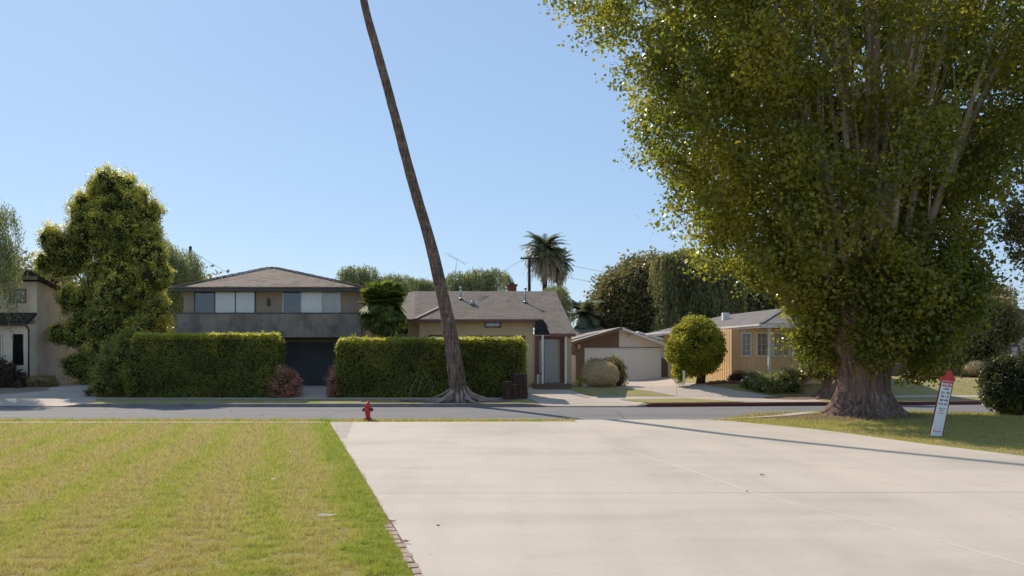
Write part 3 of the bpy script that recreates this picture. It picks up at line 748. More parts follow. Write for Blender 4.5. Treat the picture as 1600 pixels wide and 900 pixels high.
# ---- weeping foliage (willow-like)
def weeping(name, label, px, Yd, tops, mat, nstr, ln, ls, parent_group=None, tr=.2, aspect=.28, step=.12, spread=1.0):
    """tops: list of lobes; strands hang from their upper halves"""
    X = X_(px, Yd); z = terr(X, Yd)
    t = empty(name, (X, Yd, z), label, 'tree', parent_group)
    top = max(l[2] for l in tops)
    cx = sum(l[0] for l in tops)/len(tops)
    trunk_mb([(X, Yd, z-.1), (X, Yd, z+(top-z)*.4), ((X+cx)/2, Yd, z+(top-z)*.75), (cx, Yd, top)], [tr*1.3, tr, tr*.6, tr*.2]).build('trunk', M_barkdk, t)
    for l in tops[:8]:
        MB().tube([((X+cx)/2, Yd, z+(top-z)*.55), ((X+cx)/4+l[0]/2, (Yd+l[1])/2, (z+(top-z)*.6+l[2])/2+.5), (l[0], l[1], l[2]+l[5]*.5)], [tr*.5, tr*.3, tr*.08], 6).build('limb', M_barkdk, t)
    lb = np.array(tops); area = lb[:, 3]*lb[:, 5]; idx = R.choice(len(lb), nstr, p=area/area.sum())
    d = unit(nstr); d[:, 2] = np.abs(d[:, 2])
    S = lb[idx, :3]+d*lb[idx, 3:]*(.6+.45*R.random((nstr, 1)))
    Lz = ln*(.35+R.random(nstr))*lb[idx, 5]/lb[:, 5].mean()
    C = []; 
    for i in range(nstr):
        m = max(3, int(Lz[i]/step)); s = np.linspace(0, 1, m)
        ox = d[i, 0]*.5*spread*np.sqrt(s); oy = d[i, 1]*.5*spread*np.sqrt(s)
        C.append(np.stack([S[i, 0]+ox, S[i, 1]+oy, S[i, 2]+.15*np.sin(s*2)-Lz[i]*s**1.3], 1))
    C = np.vstack(C); C = np.repeat(C, 2, 0)+R.normal(size=(len(C)*2, 3))*.07
    C = C[C[:, 2] > z+.2]
    n = len(C); L = ls*(.6+.8*R.random(n)).reshape(-1, 1)
    tdir = np.array([0, 0, -1.0])+R.normal(size=(n, 3))*.4; tdir /= np.linalg.norm(tdir, axis=1, keepdims=True)
    b = np.cross(tdir, unit(n)); b /= np.linalg.norm(b, axis=1, keepdims=True)
    V = np.stack([C-tdir*L/2, C+b*L*aspect/2, C+tdir*L/2, C-b*L*aspect/2], 1).reshape(-1, 3)
    np_mesh('crown', V, 4, mat, t)
    return t
weeping('weeping_willow', 'weeping willow with long hanging strands at the left edge before the stucco house', -16, 47.5, [LP(-34, 345, 47.5, 36, 34), LP(2, 345, 47.2, 20, 28), LP(-24, 400, 47.5, 40, 36), LP(2, 390, 47, 14, 26), LP(-12, 430, 47, 14, 20)], L_grey, 560, 2.7, .14, tr=.22)
weeping('pepper_tree', 'wispy weeping tree behind the grey two storey house, next to the utility pole', 262, 62, [LP(250, 395, 62, 26, 24), LP(285, 415, 62, 28, 26), LP(262, 430, 62, 44, 30), LP(298, 438, 63, 18, 24), LP(255, 480, 62, 30, 40)], L_grey, 1100, 2.8, .16, tr=.2)
for i, (pxs, lab) in enumerate(((((556, 440, 22, 24), (575, 432, 16, 18), (545, 428, 14, 14), (612, 447, 22, 20), (630, 440, 14, 12), (585, 460, 30, 22)), 'feathery grey green tree above the fan palm, left of the leaning palm'),
        (((655, 448, 22, 14), (676, 452, 20, 14)), 'low feathery tree peeping over the cream house roof, left of the leaning palm'),
        (((715, 442, 22, 18), (748, 438, 26, 20), (775, 432, 20, 14), (735, 455, 40, 18), (790, 440, 10, 10)), 'feathery grey green tree behind the cream house roof, right of the leaning palm'))):
    Yt = 84+3*i
    weeping('pepper_tree', lab, pxs[0][0]+20, Yt, [LP(a, b, Yt, c, d) for a, b, c, d in pxs], L_grey, 900 if i != 1 else 420, 2.6, .2, tr=.25)
weeping('pepper_tree', 'weeping tree beside the right gable of the cream house, under the date palms', 868, 66, [LP(868, 460, 66, 18, 16), LP(880, 478, 66, 10, 14), LP(860, 480, 66, 20, 18)], L_grey, 420, 2.0, .17, tr=.2)
weeping('pepper_tree', 'large weeping tree behind the white garage and round tree', 1075, 76, [LP(1048, 412, 76, 26, 18), LP(1072, 402, 76, 24, 14), LP(1092, 432, 76, 36, 28), LP(1050, 452, 76, 22, 26), LP(1100, 470, 76, 40, 36), LP(1130, 440, 77, 30, 30), LP(1075, 500, 76, 50, 30)], L_mid, 2600, 3.4, .26, tr=.35)
simple_tree('broad_tree', 'large dark green tree behind the white garage, left of the weeping tree', 1000, 80, [LP(*a) for a in ((1000, 470, 82, 60, 44), (965, 480, 82, 34, 30), (990, 435, 82, 26, 26), (1018, 440, 82, 30, 30), (960, 510, 82, 40, 30), (1030, 500, 82, 40, 40), (985, 530, 82, 50, 30))],
            L_dark, 2200, 26, .95, .34, tr=.4, core=.66, r0=.7, r1=1.25)
simple_tree('broad_tree', 'dark tree behind the yellow house, left of the huge tree', 1170, 84, [LP(*a) for a in ((1150, 465, 84, 50, 34), (1190, 450, 84, 60, 40), (1225, 470, 84, 50, 40), (1170, 490, 84, 80, 28), (1120, 490, 86, 40, 30))],
            L_dark, 2000, 24, .95, .34, tr=.4, core=.68, r0=.7, r1=1.22)
simple_tree('broad_tree', 'dark rounded tree in front of the far right tan house', 1508, 56, [LP(*a) for a in ((1530, 500, 56, 46, 34), (1505, 510, 56, 34, 40), (1560, 505, 56, 28, 30), (1520, 540, 56, 44, 26), (1490, 545, 56, 30, 24), (1558, 470, 60, 20, 14))],
            L_dark, 1700, 22, .5, .2, tr=.2, core=.75, tm=M_limb)
# distant belt of trees closing the view between the houses
for i, (a, b, c, d, lab) in enumerate(((20, 470, 120, 60, 'distant dark tree behind the old stucco house at the left edge'), (300, 490, 90, 50, 'distant dark tree behind the left half of the grey house'), (620, 500, 70, 34, 'distant dark tree behind the fan palm'), (1330, 500, 90, 60, 'distant dark tree behind the huge trunk'), (1440, 520, 80, 50, 'distant dark tree between the huge tree and the far right house'), (1690, 535, 90, 34, 'distant dark tree beyond the right edge hedge'))):
    Yt = 105
    simple_tree('broad_tree', lab, a, Yt, [LP(a, b, Yt, c, d), LP(a-c*.6, b+20, Yt, c*.5, d*.7), LP(a+c*.6, b+20, Yt, c*.5, d*.7), LP(a, b+50, Yt, c, d*.6)], L_dark, 900, 14, 1.6, .6, tr=.4, core=.85, limbs=2)

# ---- round clipped tree
rt_l = [LP(*a) for a in ((1088, 540, 48, 38, 38), (1070, 545, 48, 24, 28), (1108, 545, 48, 22, 28), (1088, 515, 48, 26, 18), (1090, 568, 48, 30, 16), (1100, 520, 48, 18, 16), (1074, 520, 48, 18, 16))]
simple_tree('round_tree', 'small tree with a round clipped crown in front of the yellow house', 1094, 48, rt_l, L_round, 1500, 26, .22, .11, tr=.2, core=.82, r0=.9, r1=1.06, kill=.85)

# ------------------------------------------------------------------ the huge multi-stemmed tree
TX, TY = 11.98, 30.6
zt = znear(TX, TY)
big = empty('huge_tree', (TX, TY, zt), 'huge many stemmed tree with a massive fluted trunk on the grass beside the road', 'tree')
def fluted(name, cx, cy, z0, prof, n, amp, mat, parent, flare=0, seed=0, lean=(0, 0)):
    vs = []; m = 120
    for h, r in prof:
        for k in range(m):
            a = 2*PI*k/m
            fl = math.sin(a*n+seed+.6*math.sin(h*1.1+a))*.5+.5*mnoise.noise(Vector((math.cos(a)*2.8, math.sin(a)*2.8, h*.35+seed)))*2
            fine = mnoise.noise(Vector((math.cos(a)*9, math.sin(a)*9, h*.8+seed)))
            rr = r*(1+amp*fl+.05*fine)
            if h < .9 and flare:
                rr += flare*(1-h/.9)**2.2*max(0, math.sin(a*5+seed*2)+.3*math.sin(a*9))
            vs.append((cx+math.cos(a)*rr*1.06+lean[0]*h, cy+math.sin(a)*rr+lean[1]*h, z0+h))
    fs = [(i*m+k, i*m+(k+1) % m, (i+1)*m+(k+1) % m, (i+1)*m+k) for i in range(len(prof)-1) for k in range(m)]
    fs.append(tuple((len(prof)-1)*m+k for k in range(m)))
    return MB().add(vs, fs, 0, True).build(name, mat, parent)
prof = [(-.1, 1.16), (.0, 1.11), (.12, 1.03), (.3, .95), (.5, .90), (.8, .79), (1.1, .77), (1.5, .80), (1.9, .88), (2.4, 1.1), (2.9, 1.18), (3.5, 1.2), (4.0, .9)]
fluted('trunk', TX, TY, zt, prof, 13, .085, M_bark, big, .32, 1.3)
def root(mb, cx, cy, a, r0, L, w, zf, zt0=.25):
    pts = []; rad = []
    for k in range(7):
        s = k/6; r = r0+L*s; aa = a+.25*math.sin(s*3+a*7)*s
        x, y = cx+math.cos(aa)*r, cy+math.sin(aa)*r
        pts.append((x, y, zf(x, y)+zt0*(1-s)**2-.02*s)); rad.append(w*(1-.8*s))
    mb.tube(pts, rad, 8, 0, True, True, .1)
for k in range(13):
    a = 2*PI*k/13+random.uniform(-.15, .15)
    mb = MB(); root(mb, TX, TY, a, .82, random.uniform(.6, 1.2) if math.cos(a) < .2 else random.uniform(.3, .5), .15, znear, .36)
    mb.build('root', M_bark, big)
rs = random.Random(3)
LEFT = [(1.2, 1.6), (2.0, 1.95), (3.0, 2.05), (4.2, 2.9), (4.9, 4.9), (5.6, 6.2), (6.7, 7.3), (8.0, 6.9), (9.3, 7.1), (11.3, 7.4), (12.9, 8.9), (14.5, 10.0), (17, 10.2), (20, 9), (23, 6), (25, 2.5)]
RIGHT = [(1.2, 1.6), (1.7, 2.8), (2.6, 3.2), (4, 3.3), (5.6, 3.3), (7.5, 4.1), (9, 5.5), (11, 7.5), (14.5, 9.2), (17, 9.5), (20, 8), (23, 5), (25, 2.5)]
DEP = [(1.2, .7), (2.0, 1.9), (3.0, 2.5), (5, 3.6), (8, 4.6), (12, 6.2), (16, 7), (20, 6.5), (25, 2)]
def rad_at(h, a):
    l = np.interp(h, [p[0] for p in LEFT], [p[1] for p in LEFT]); r = np.interp(h, [p[0] for p in RIGHT], [p[1] for p in RIGHT]); d = np.interp(h, [p[0] for p in DEP], [p[1] for p in DEP])
    ca, sa = np.cos(a), np.sin(a)
    rx = np.where(ca < 0, l, r)
    return 1/np.sqrt((ca/rx)**2+(sa/d)**2)
AX = 12.2    # axis of the crown
for k in range(44):      # the fan of stems
    a = rs.uniform(0, 2*PI); q = math.sqrt(rs.random()); h = rs.uniform(12, 22)
    rr = float(rad_at(np.array(h*.8), np.array(a)))*q*.8
    x1, y1 = AX+math.cos(a)*rr, TY+math.sin(a)*rr
    x0, y0 = TX+math.cos(a)*.75*q*1.1, TY+math.sin(a)*.75*q*1.1
    r0 = rs.uniform(.08, .19); pts = []; rad = []
    for s in range(9):
        t_ = s/8; e = t_**1.12
        pts.append((x0+(x1-x0)*e+.12*math.sin(t_*7+k), y0+(y1-y0)*e+.12*math.cos(t_*6+k*2), 2.3+(h-2.3)*t_)); rad.append(r0*(1-.75*t_))
    mb = MB().tube(pts, rad, 7, 0, True, True, .1)
    for s in range(3, 8):   # side shoots
        if rs.random() < .8:
            b = Vector(pts[s]); aa = a+rs.uniform(-1.4, 1.4); l_ = rs.uniform(1, 2.4)
            e = b+Vector((math.cos(aa)*l_*.6, math.sin(aa)*l_*.6, l_)); mb.tube([b, b.lerp(e, .5)+Vector((0, 0, -.1)), e], [rad[s]*.5, rad[s]*.35, .012], 5)
    mb.build('stem', M_limb, big)
# leaves
def big_leaves(ncl, nleaf):
    h = 1.3+(R.random(int(ncl*1.6))**.85)*23.2
    h = h[(h < 17) | (R.random(len(h)) < .45)][:ncl]; n = len(h)
    a = R.random(n)*2*PI
    inner = R.random(n) < .30
    shell = np.where(inner, .25+.6*R.random(n), .70+.32*R.random(n)**.7)
    rr = rad_at(h, a)
    # lumpy outline: big boughs and smaller sprays
    lump = np.clip(np.array([mnoise.noise(Vector((math.cos(a[i])*2.6, math.sin(a[i])*2.6, h[i]*.50)))*.20+mnoise.noise(Vector((math.cos(a[i])*7, math.sin(a[i])*7, h[i]*1.3)))*.14 for i in range(n)]), -.3, .11)
    r = rr*shell*(1+lump)
    C = np.stack([AX+np.cos(a)*r, TY+np.sin(a)*r, h+zt], 1)
    front = (np.sin(a) < -.35) & (h > 5.2) & (np.abs(C[:, 0]-(AX+.5)) < 3.4)
    gap = np.array([mnoise.noise(Vector(tuple(c*.62)))+.45*mnoise.noise(Vector(tuple(c*1.5))) for c in C])
    keep = ((gap > -.08) | (inner & (gap > -.3))) & ~(front & (R.random(n) < .66)) & ~((C[:, 2] < 1.98) & (np.abs(C[:, 0]-TX) < 1.35))
    C = C[keep]; an = a[keep]; n = len(C)
    out = np.stack([np.cos(an), np.sin(an), np.full(n, .1)], 1)
    cr = R.random(n)
    m = R.integers(int(nleaf*.5), int(nleaf*1.5), n)
    Cc = np.repeat(C, m, 0); oo = np.repeat(out, m, 0); cr = np.repeat(cr, m)
    tw = out*1.2+np.array([0, 0, .7])+R.normal(size=out.shape)*.55; tw /= np.linalg.norm(tw, axis=1, keepdims=True)
    s_ = np.clip(R.normal(size=(len(Cc), 1)), -2, 2)*.36
    Cc = Cc+np.repeat(tw, m, 0)*s_+np.clip(R.normal(size=Cc.shape), -1.9, 1.9)*.22
    nn = oo*.35+unit(len(Cc))+np.array([0, 0, .45]); nn /= np.linalg.norm(nn, axis=1, keepdims=True)
    L = .150*(.55+.8*R.random(len(Cc)))
    V = leaf_quads(Cc, nn, L, L*.74)
    return np_mesh('crown', V, 4, L_big, big, rnd=np.clip(.5*cr+.5*R.random(len(Cc)), 0, 1))
big_leaves(8600, 84)

# twin trunk of the tree on the far side of the road, left of the huge trunk
tt = empty('far_trunk_tree', (X_(1297, 44), 44, terr(X_(1297, 44), 44)), 'smaller tree with spreading roots across the road, just left of the huge trunk', 'tree')
fluted('trunk', X_(1300, 44), 44, terr(13.6, 44), [(-.1, .75), (0, .68), (.2, .52), (.5, .42), (1, .38), (2, .36), (3.5, .34)], 7, .08, M_bark, tt, .4, 4)
foliage('crown', [L_big, M_core], tt, [LP(1285, 565, 44, 28, 24), LP(1300, 530, 44, 34, 30), LP(1275, 540, 44, 26, 26)], 420, 24, .3, .15, core=.5)
# tree off the right edge whose low branches reach into view
ot = empty('overhanging_tree', (X_(1800, 31), 31, 0), 'dark tree beyond the right edge whose low branch hangs into view', 'tree')
trunk_mb([(X_(1800, 31), 31, -.1), (X_(1795, 31), 31, 3), (X_(1780, 31), 31, 6.5)], [.4, .32, .2]).build('trunk', M_barkdk, ot)
for e in ((1590, 350), (1640, 300), (1598, 410), (1850, 250)):
    MB().tube([P(1795, 480, 31), P((1795+e[0])/2, e[1]+10, 31), P(e[0], e[1], 31)], [.16, .09, .02], 7).build('limb', M_barkdk, ot)
foliage('crown', [L_dark, M_core], ot, [LP(1582, 362, 31, 26, 26), LP(1610, 340, 31, 40, 44), LP(1610, 395, 31, 30, 20), LP(1710, 280, 31, 80, 60), LP(1800, 260, 31, 130, 90), LP(1600, 422, 31, 12, 10)], 900, 30, .36, .13, core=0, r0=.35, r1=1.1, kill=.3)

# ------------------------------------------------------------------ leaning palm
YP = 41.35
pt = [(719, 627, 19), (718.5, 619, 15.5), (717, 608, 14), (714, 590, 13.2), (710, 560, 12.5), (699, 494, 11.2), (688.5, 444, 10.3), (670.5, 370, 9.4), (649, 299, 8.8), (631.6, 235, 8.2), (613.5, 164, 7.6), (589, 78, 7.2), (570, 10, 6.4), (560, -50, 6.0), (548, -140, 5.6), (540, -240, 5.4), (536, -330, 5.2)]
# resample smoothly
PTS = []; RAD = []
for i in range(len(pt)-1):
    for s in range(8):
        t_ = s/8; a, b = pt[i], pt[i+1]
        x = a[0]+(b[0]-a[0])*t_; y = a[1]+(b[1]-a[1])*t_; r = a[2]+(b[2]-a[2])*t_
        PTS.append(P(x, y, YP)); RAD.append(.94*r*YP/F)
PX, PZ = np.array([p[0] for p in PTS]), np.array([p[2] for p in PTS])
for _ in range(6): PX[1:-1] = (PX[:-2]+2*PX[1:-1]+PX[2:])/4
palm = empty('leaning_palm', (P(719, 626, YP)[0], YP, terr(-2.4, YP)), 'very tall bare palm trunk leaning left on the grass strip before the hedge', 'palm tree')
vs = []; m = 40; hz = 0
for i in range(len(PTS)):
    r = RAD[i]*(1+.05*mnoise.noise(Vector((0, 0, PZ[i]*1.3)))+.03*mnoise.noise(Vector((7, 0, PZ[i]*4))))
    for k in range(m):
        a = 2*PI*k/m; low = max(0, 1-(PZ[i]-.1)/4.5)
        rr = r*(1+low*.10*math.sin(a*11+.3*math.sin(PZ[i]*2))+.07*mnoise.noise(Vector((math.cos(a)*3, math.sin(a)*3, PZ[i]*.7)))+.03*mnoise.noise(Vector((math.cos(a)*8, math.sin(a)*8, PZ[i]*3))))
        vs.append((PX[i]+math.cos(a)*rr, YP+math.sin(a)*rr, PZ[i]-.05))
fs = [(i*m+k, i*m+(k+1) % m, (i+1)*m+(k+1) % m, (i+1)*m+k) for i in range(len(PTS)-1) for k in range(m)]
MB().add(vs, fs, 0, True).build('trunk', M_barkpalm, palm)
rr_ = random.Random(9)
zp = terr(-2.4, YP)
for k in range(42):
    a = rr_.uniform(0, 2*PI) if k > 8 else rr_.uniform(-PI, 0)
    mb = MB(); L = rr_.uniform(.7, 1.9)
    root(mb, PX[0], YP, a, .25, L*abs(math.cos(a))+.25, rr_.uniform(.045, .12), zfar, rr_.uniform(.25, .7))
    mb.build('root', M_root, palm)
mb = MB()
for k in range(70):     # fallen fibre and sticks
    a = rr_.uniform(0, 2*PI); r = rr_.uniform(.3, 2.2); x = PX[0]+math.cos(a)*r; y = YP+math.sin(a)*r*.33; z = zfar(x, y)+.04+.1*max(0, 1-r)
    b = rr_.uniform(0, 2*PI); l_ = rr_.uniform(.08, .3); mb.tube([(x, y, z), (x+math.cos(b)*l_, y+math.sin(b)*l_*.5, z+rr_.uniform(-.02, .12))], [.014, .006], 5)
tag(mb.build('root_debris', M_root), 'loose sticks and fibre scattered on the bare soil round the leaning palm', 'debris', kind='stuff')
mb = MB()
for (x, y, hh) in ((640, 612, 1.0), (664, 600, .9), (780, 617, .7), (653, 606, .7), (671, 610, .8)):
    p = P(x, y+8, 42.6); mb.tube([p, (p[0]+rr_.uniform(-.3, .5), p[1]+.1, p[2]+hh*.5), (p[0]+rr_.uniform(-.6, .8), p[1]+.1, p[2]+hh)], [.014, .009, .004], 4)
tag(mb.build('dry_twigs', M_root), 'bare dry twigs sticking out of the hedge foot beside the leaning palm', 'twigs', kind='stuff')

def date_frond(C, az, el, L, droop, out, rn, lw=.06, ll=.55, npin=26, side=.9):
    """arching feather frond -> list of leaflet quads"""
    d = np.array([math.cos(az)*math.cos(el), math.sin(az)*math.cos(el), math.sin(el)])
    sd = np.array([-math.sin(az), math.cos(az), 0])
    prev = np.array(C, float); pts = [prev]
    for k in range(10):
        e = el-droop*((k+1)/10)**1.2
        d = np.array([math.cos(az)*math.cos(e), math.sin(az)*math.cos(e), math.sin(e)]); prev = prev+d*L/10; pts.append(prev)
    pts = np.array(pts)
    for k in range(npin):
        s = .08+.92*k/npin; f = s*10; i = min(9, int(f)); p = pts[i]+(pts[i+1]-pts[i])*(f-i); tg = (pts[i+1]-pts[i]); tg /= np.linalg.norm(tg)
        l_ = ll*math.sin(PI*(.12+.83*s))**.6
        for sg in (-1, 1):
            q = p+(sd*sg*side+tg*.55+np.array([0, 0, -.25+.1*random.random()]))*l_*random.uniform(.8, 1.1)
            w = tg*lw; out.append([p-w*.5, p+w*.5, q+w*.12, q-w*.12]); rn.append(random.random())
    for i in range(10):
        w = sd*.025*(1-i/12); out.append([pts[i]-w, pts[i]+w, pts[i+1]+w, pts[i+1]-w]); rn.append(.7)
def fan_leaf(C, az, el, L, R_, out, rn, nseg=16, w=.03):
    d = np.array([math.cos(az)*math.cos(el), math.sin(az)*math.cos(el), math.sin(el)]); sd = np.array([-math.sin(az), math.cos(az), 0]); up = np.cross(d, sd)
    c = np.array(C)+d*L; out.append([np.array(C)-sd*.02, np.array(C)+sd*.02, c+sd*.012, c-sd*.012]); rn.append(.6)
    ph = random.uniform(.2, 1.1)*(1 if el < .3 else .3); d = d*math.cos(ph)-up*math.sin(ph)*(1 if el > -.2 else .4); d = d/np.linalg.norm(d); up = np.cross(d, sd); t = random.uniform(-.3, .3)
    for k in range(nseg):
        a = -1.9+3.8*k/(nseg-1); dd = d*math.cos(a)+sd*math.sin(a)+up*t*.35
        e = c+dd*R_*(.85+.15*math.cos(a))+np.array([0, 0, -.12*R_]); mid = c+dd*R_*.6
        pr = np.cross(dd, up); pr /= np.linalg.norm(pr)+1e-9; ww = R_*.11
        out.append([c, mid+pr*ww, e, mid-pr*ww]); rn.append(random.random())
def palm_crown(name, fr, mat, parent, rn):
    V = np.array(fr).reshape(-1, 3); return np_mesh(name, V, 4, mat, parent, rnd=np.array(rn))
top = (float(PX[-1]), YP, float(PZ[-1]))
fr = []; rn = []
for k in range(60): fan_leaf(top, random.uniform(0, 2*PI), random.uniform(-1.0, 1.3), random.uniform(.7, 1.1), random.uniform(.8, 1.0), fr, rn, 12)
palm_crown('crown', fr, L_palm, palm, rn)

# fan palm between the houses
fp = empty('fan_palm', (X_(600, 46.5), 46.5, terr(-6.6, 46.5)), 'bushy fan palm with broad green leaves between the grey house and the cream house', 'palm tree')
fx, fz = X_(598, 46.5), Z_(484, 46.5)
MB().tube([(fx, 46.5, .3), (fx+.1, 46.5, fz-.6), (fx, 46.5, fz)], [.34, .28, .2], 12, 0, True, True, .2).build('trunk', M_barkdk, fp)
fr = []; rn = []
for k in range(210):
    el = random.uniform(-1.2, 1.45)
    fan_leaf((fx, 46.5, fz+.05), random.uniform(0, 2*PI), el, random.uniform(.55, 1.0)*(1.15 if el > .5 else 1), random.uniform(.55, .75), fr, rn, 15)
palm_crown('crown', fr, L_palm, fp, rn)
# date palms in the distance
def date_palm(px, py, Yd, rad, label, skirt=True, nf=70, th=None, gp=None):
    x, y, z = P(px, py, Yd); zg = terr(x, Yd)
    t = empty('date_palm', (x, Yd, zg), label, 'palm tree', gp)
    MB().tube([(x, Yd, zg-.1), (x+.15, Yd, (z+zg)/2), (x, Yd, z)], [.42, .34, .4], 10, 0, True, True, .2).build('trunk', M_barkdk, t)
    fr = []; rn = []
    for k in range(nf): date_frond((x, Yd, z), random.uniform(0, 2*PI), random.uniform(-.15, 1.5), rad*random.uniform(.85, 1.2), random.uniform(.9, 1.7), fr, rn, .13, .7, 26)
    palm_crown('crown', fr, L_dpalm, t, rn)
    if skirt:
        fr = []; rn = []
        for k in range(nf): date_frond((x, Yd, z-.2), random.uniform(0, 2*PI), random.uniform(-1.35, -.15), rad*random.uniform(.9, 1.45), random.uniform(.6, 1.2), fr, rn, .15, .5, 24, .5)
        palm_crown('dead_fronds', fr, L_dead, t, rn)
date_palm(850, 393, 130, 3.7, 'tall date palm with a grey skirt, its crown the highest above the cream house roof', nf=120)
date_palm(873, 412, 134, 2.6, 'date palm just right of the tallest one, its crown slightly lower', nf=70)
date_palm(912, 492, 78, 2.3, 'low dark date palm behind the brown gable roof', skirt=False, nf=44)
bush('leafy_shrub', 'dark leafy mass right of the low date palm, behind the brown gable roof', [LP(942, 500, 84, 26, 20), LP(925, 515, 84, 20, 14)], L_dark, 260, 20, .6, .3)

# ------------------------------------------------------------------ houses
def window(parent, x0, x1, z0, z1, y, fmat, inside='dark', mull=(), bars=(), fw=.05, name='window', split=None):
    """frame proud of the wall facing -Y, glass pane in front of a curtain or dark room"""
    f = MB(); d0, d1 = y-.055, y-.004
    f.box(x0-fw, x0, d0, d1, z0-fw, z1+fw).box(x1, x1+fw, d0, d1, z0-fw, z1+fw).box(x0, x1, d0, d1, z0-fw, z0).box(x0, x1, d0, d1, z1, z1+fw)
    for mx in mull: f.box(mx-fw*.45, mx+fw*.45, d0+.004, d1, z0, z1)
    for (bx) in bars: f.box(bx-.012, bx+.012, d0+.012, d1-.004, z0, z1)
    w = f.build(name, fmat, parent)
    MB().box(x0, x1, y-.034, y-.030, z0, z1).build('pane', M_glass, w)
    def back(a, b, kind):
        if kind == 'dark': MB().box(a, b, y-.010, y-.003, z0, z1).build('interior', M_dark, w)
        else:
            mb = MB(); n = max(6, int((b-a)/.07)); vs = []
            for k in range(n+1):
                xx = a+(b-a)*k/n; yy = y-.012-(.012 if k % 2 else 0); vs += [(xx, yy, z0), (xx, yy, z1)]
            mb.add(vs, [(2*k, 2*k+2, 2*k+3, 2*k+1) for k in range(n)]); mb.build('curtain', M_curtain if kind == 'white' else M_curtain2, w)
    if split:
        for a, b, kd in split: back(a, b, kd)
    else: back(x0, x1, inside)
    return w
def roofpart(name, polys, mat, parent, t=.09):
    mb = MB()
    for p in polys: mb.slab(p, t)
    return mb.build(name, mat, parent)

# --- A: old stucco house at the left edge
A = empty('stucco_house', (-31, 50, .5), 'old stained stucco house with dark tiled porch roof at the left edge', 'house')
ax = -26.4
zb = .35
mb = MB()
mb.box(-46, ax, 49.8, 56.0, zb, 6.35)
mb.build('wall', M_wallA, A)
MB().box(-46, ax-.004, 48.9, 49.795, zb, 3.95).build('porch_wall', M_wallA2, A)
MB().box(-46, ax-.002, 49.77, 49.798, 4.2, 6.3).build('upper_front_wall', M_wallA2, A)
# tiled porch skirt roof
roofpart('porch_roof', [[(-46, 48.45, 3.98), (ax+.1, 48.45, 3.98), (ax+.02, 49.76, 4.62), (-46, 49.76, 4.62)]], M_roofA, A, .12)
MB().box(-46, ax+.12, 48.38, 48.46, 3.84, 3.99).build('gutter', M_rust, A)
MB().tube([(ax+.12, 48.5, 3.85), (ax+.12, 48.75, 3.6), (ax+.06, 48.83, 3.4), (ax+.06, 48.83, zb+.1)], .045, 8).build('downpipe', M_rust, A)
roofpart('roof', [[(-47, 49.3, 6.62), (ax+.35, 49.3, 6.62), (ax+.35, 53.2, 5.95), (-47, 53.2, 5.95)], [(-47, 53.2, 5.95), (ax+.35, 53.2, 5.95), (ax+.35, 56.2, 5.7), (-47, 56.2, 5.7)]], M_roofA, A, .14)
MB().extr([(0, 0)], 0, 0) if False else None
MB().box(-46, ax+.30, 49.24, 49.3, 6.40, 6.60).build('fascia', M_tantrim, A)
window(A, X_(20, 48.9), X_(38, 48.9), Z_(571, 48.9), Z_(522, 48.9), 48.9, M_wallA2, 'dark', fw=.06)
window(A, X_(17, 49.77), X_(40, 49.77), Z_(472, 49.77), Z_(453, 49.77), 49.77, M_tantrim, 'grey', fw=.05)
window(A, X_(-30, 48.9), X_(2, 48.9), Z_(571, 48.9), Z_(522, 48.9), 48.9, M_wallA2, 'dark', fw=.06)
# side window
w = MB().box(ax+.003, ax+.06, 54.0, 54.9, 4.0, 5.1).build('window', M_tantrim, A)
MB().box(ax+.062, ax+.066, 54.08, 54.82, 4.08, 5.02).build('pane', M_dark, w)
sw = MB().box(ax, ax+2.05, 55.1, 55.3, .4, 3.05).build('garden_wall', M_wallA)
tag(sw, 'stained stucco yard wall joining the old stucco house behind the shaggy tree', 'wall')
MB_gate = MB()
gw = empty('side_gate', (-24, 56, .5), 'dark side gate in the gap behind the shaggy tree, right of the stained yard wall', 'gate')
for k in range(14): MB_gate.box(-24.3+k*.16, -24.16+k*.16, 56, 56.05, .5, 2.6)
MB_gate.box(-24.3, -22.1, 56.06, 56.1, .9, 1.0).box(-24.3, -22.1, 56.06, 56.1, 2.2, 2.3)
MB_gate.build('boards', M_rust, gw)
bush('purple_bush', 'dark purple leaved bush under the window of the old stucco house', [LP(10, 592, 47.2, 24, 24), LP(-20, 588, 47.2, 30, 30), LP(32, 602, 47, 16, 15)], L_purple, 420, 24, .24, .12)
hedge('low_hedge', 'low clipped hedge along the side of the old stucco house', X_(42, 47), X_(88, 47.6), 46.9, 47.8, .35, Z_(590, 47), 6500, .08, L_dark)

# --- B: grey two-storey house
B = empty('grey_house', (-13, 48, .45), 'grey two storey house with hipped shake roof and dark garage', 'house')
yb = 48.0
bx0, bx1 = X_(287, yb), X_(556, yb)
MB().box(bx0, bx1, yb, 56.5, 3.9, 5.72).build('upper_wall', M_wallB, B)
px0, px1 = X_(276, 47.4), X_(564, 47.4)
MB().box(px0, px1, 47.4, 47.55, Z_(527, 47.4), Z_(490, 47.4)).box(px0, px0+.15, 47.555, 48.8, Z_(527, 47.4), Z_(490, 47.4)).box(px1-.15, px1, 47.555, 48.8, Z_(527, 47.4), Z_(490, 47.4)).build('parapet', M_parB, B)
MB().box(px0-.02, px1+.02, 47.37, 47.58, Z_(490, 47.4)+.003, Z_(489, 47.4)+.02).build('parapet_cap', M_greytrim, B)
MB().box(px0+.16, px1-.16, 47.56, 48.9, Z_(527, 47.4)+.02, Z_(527, 47.4)+.14).build('balcony_floor', M_tantrim, B)
zl = Z_(527, 47.4)
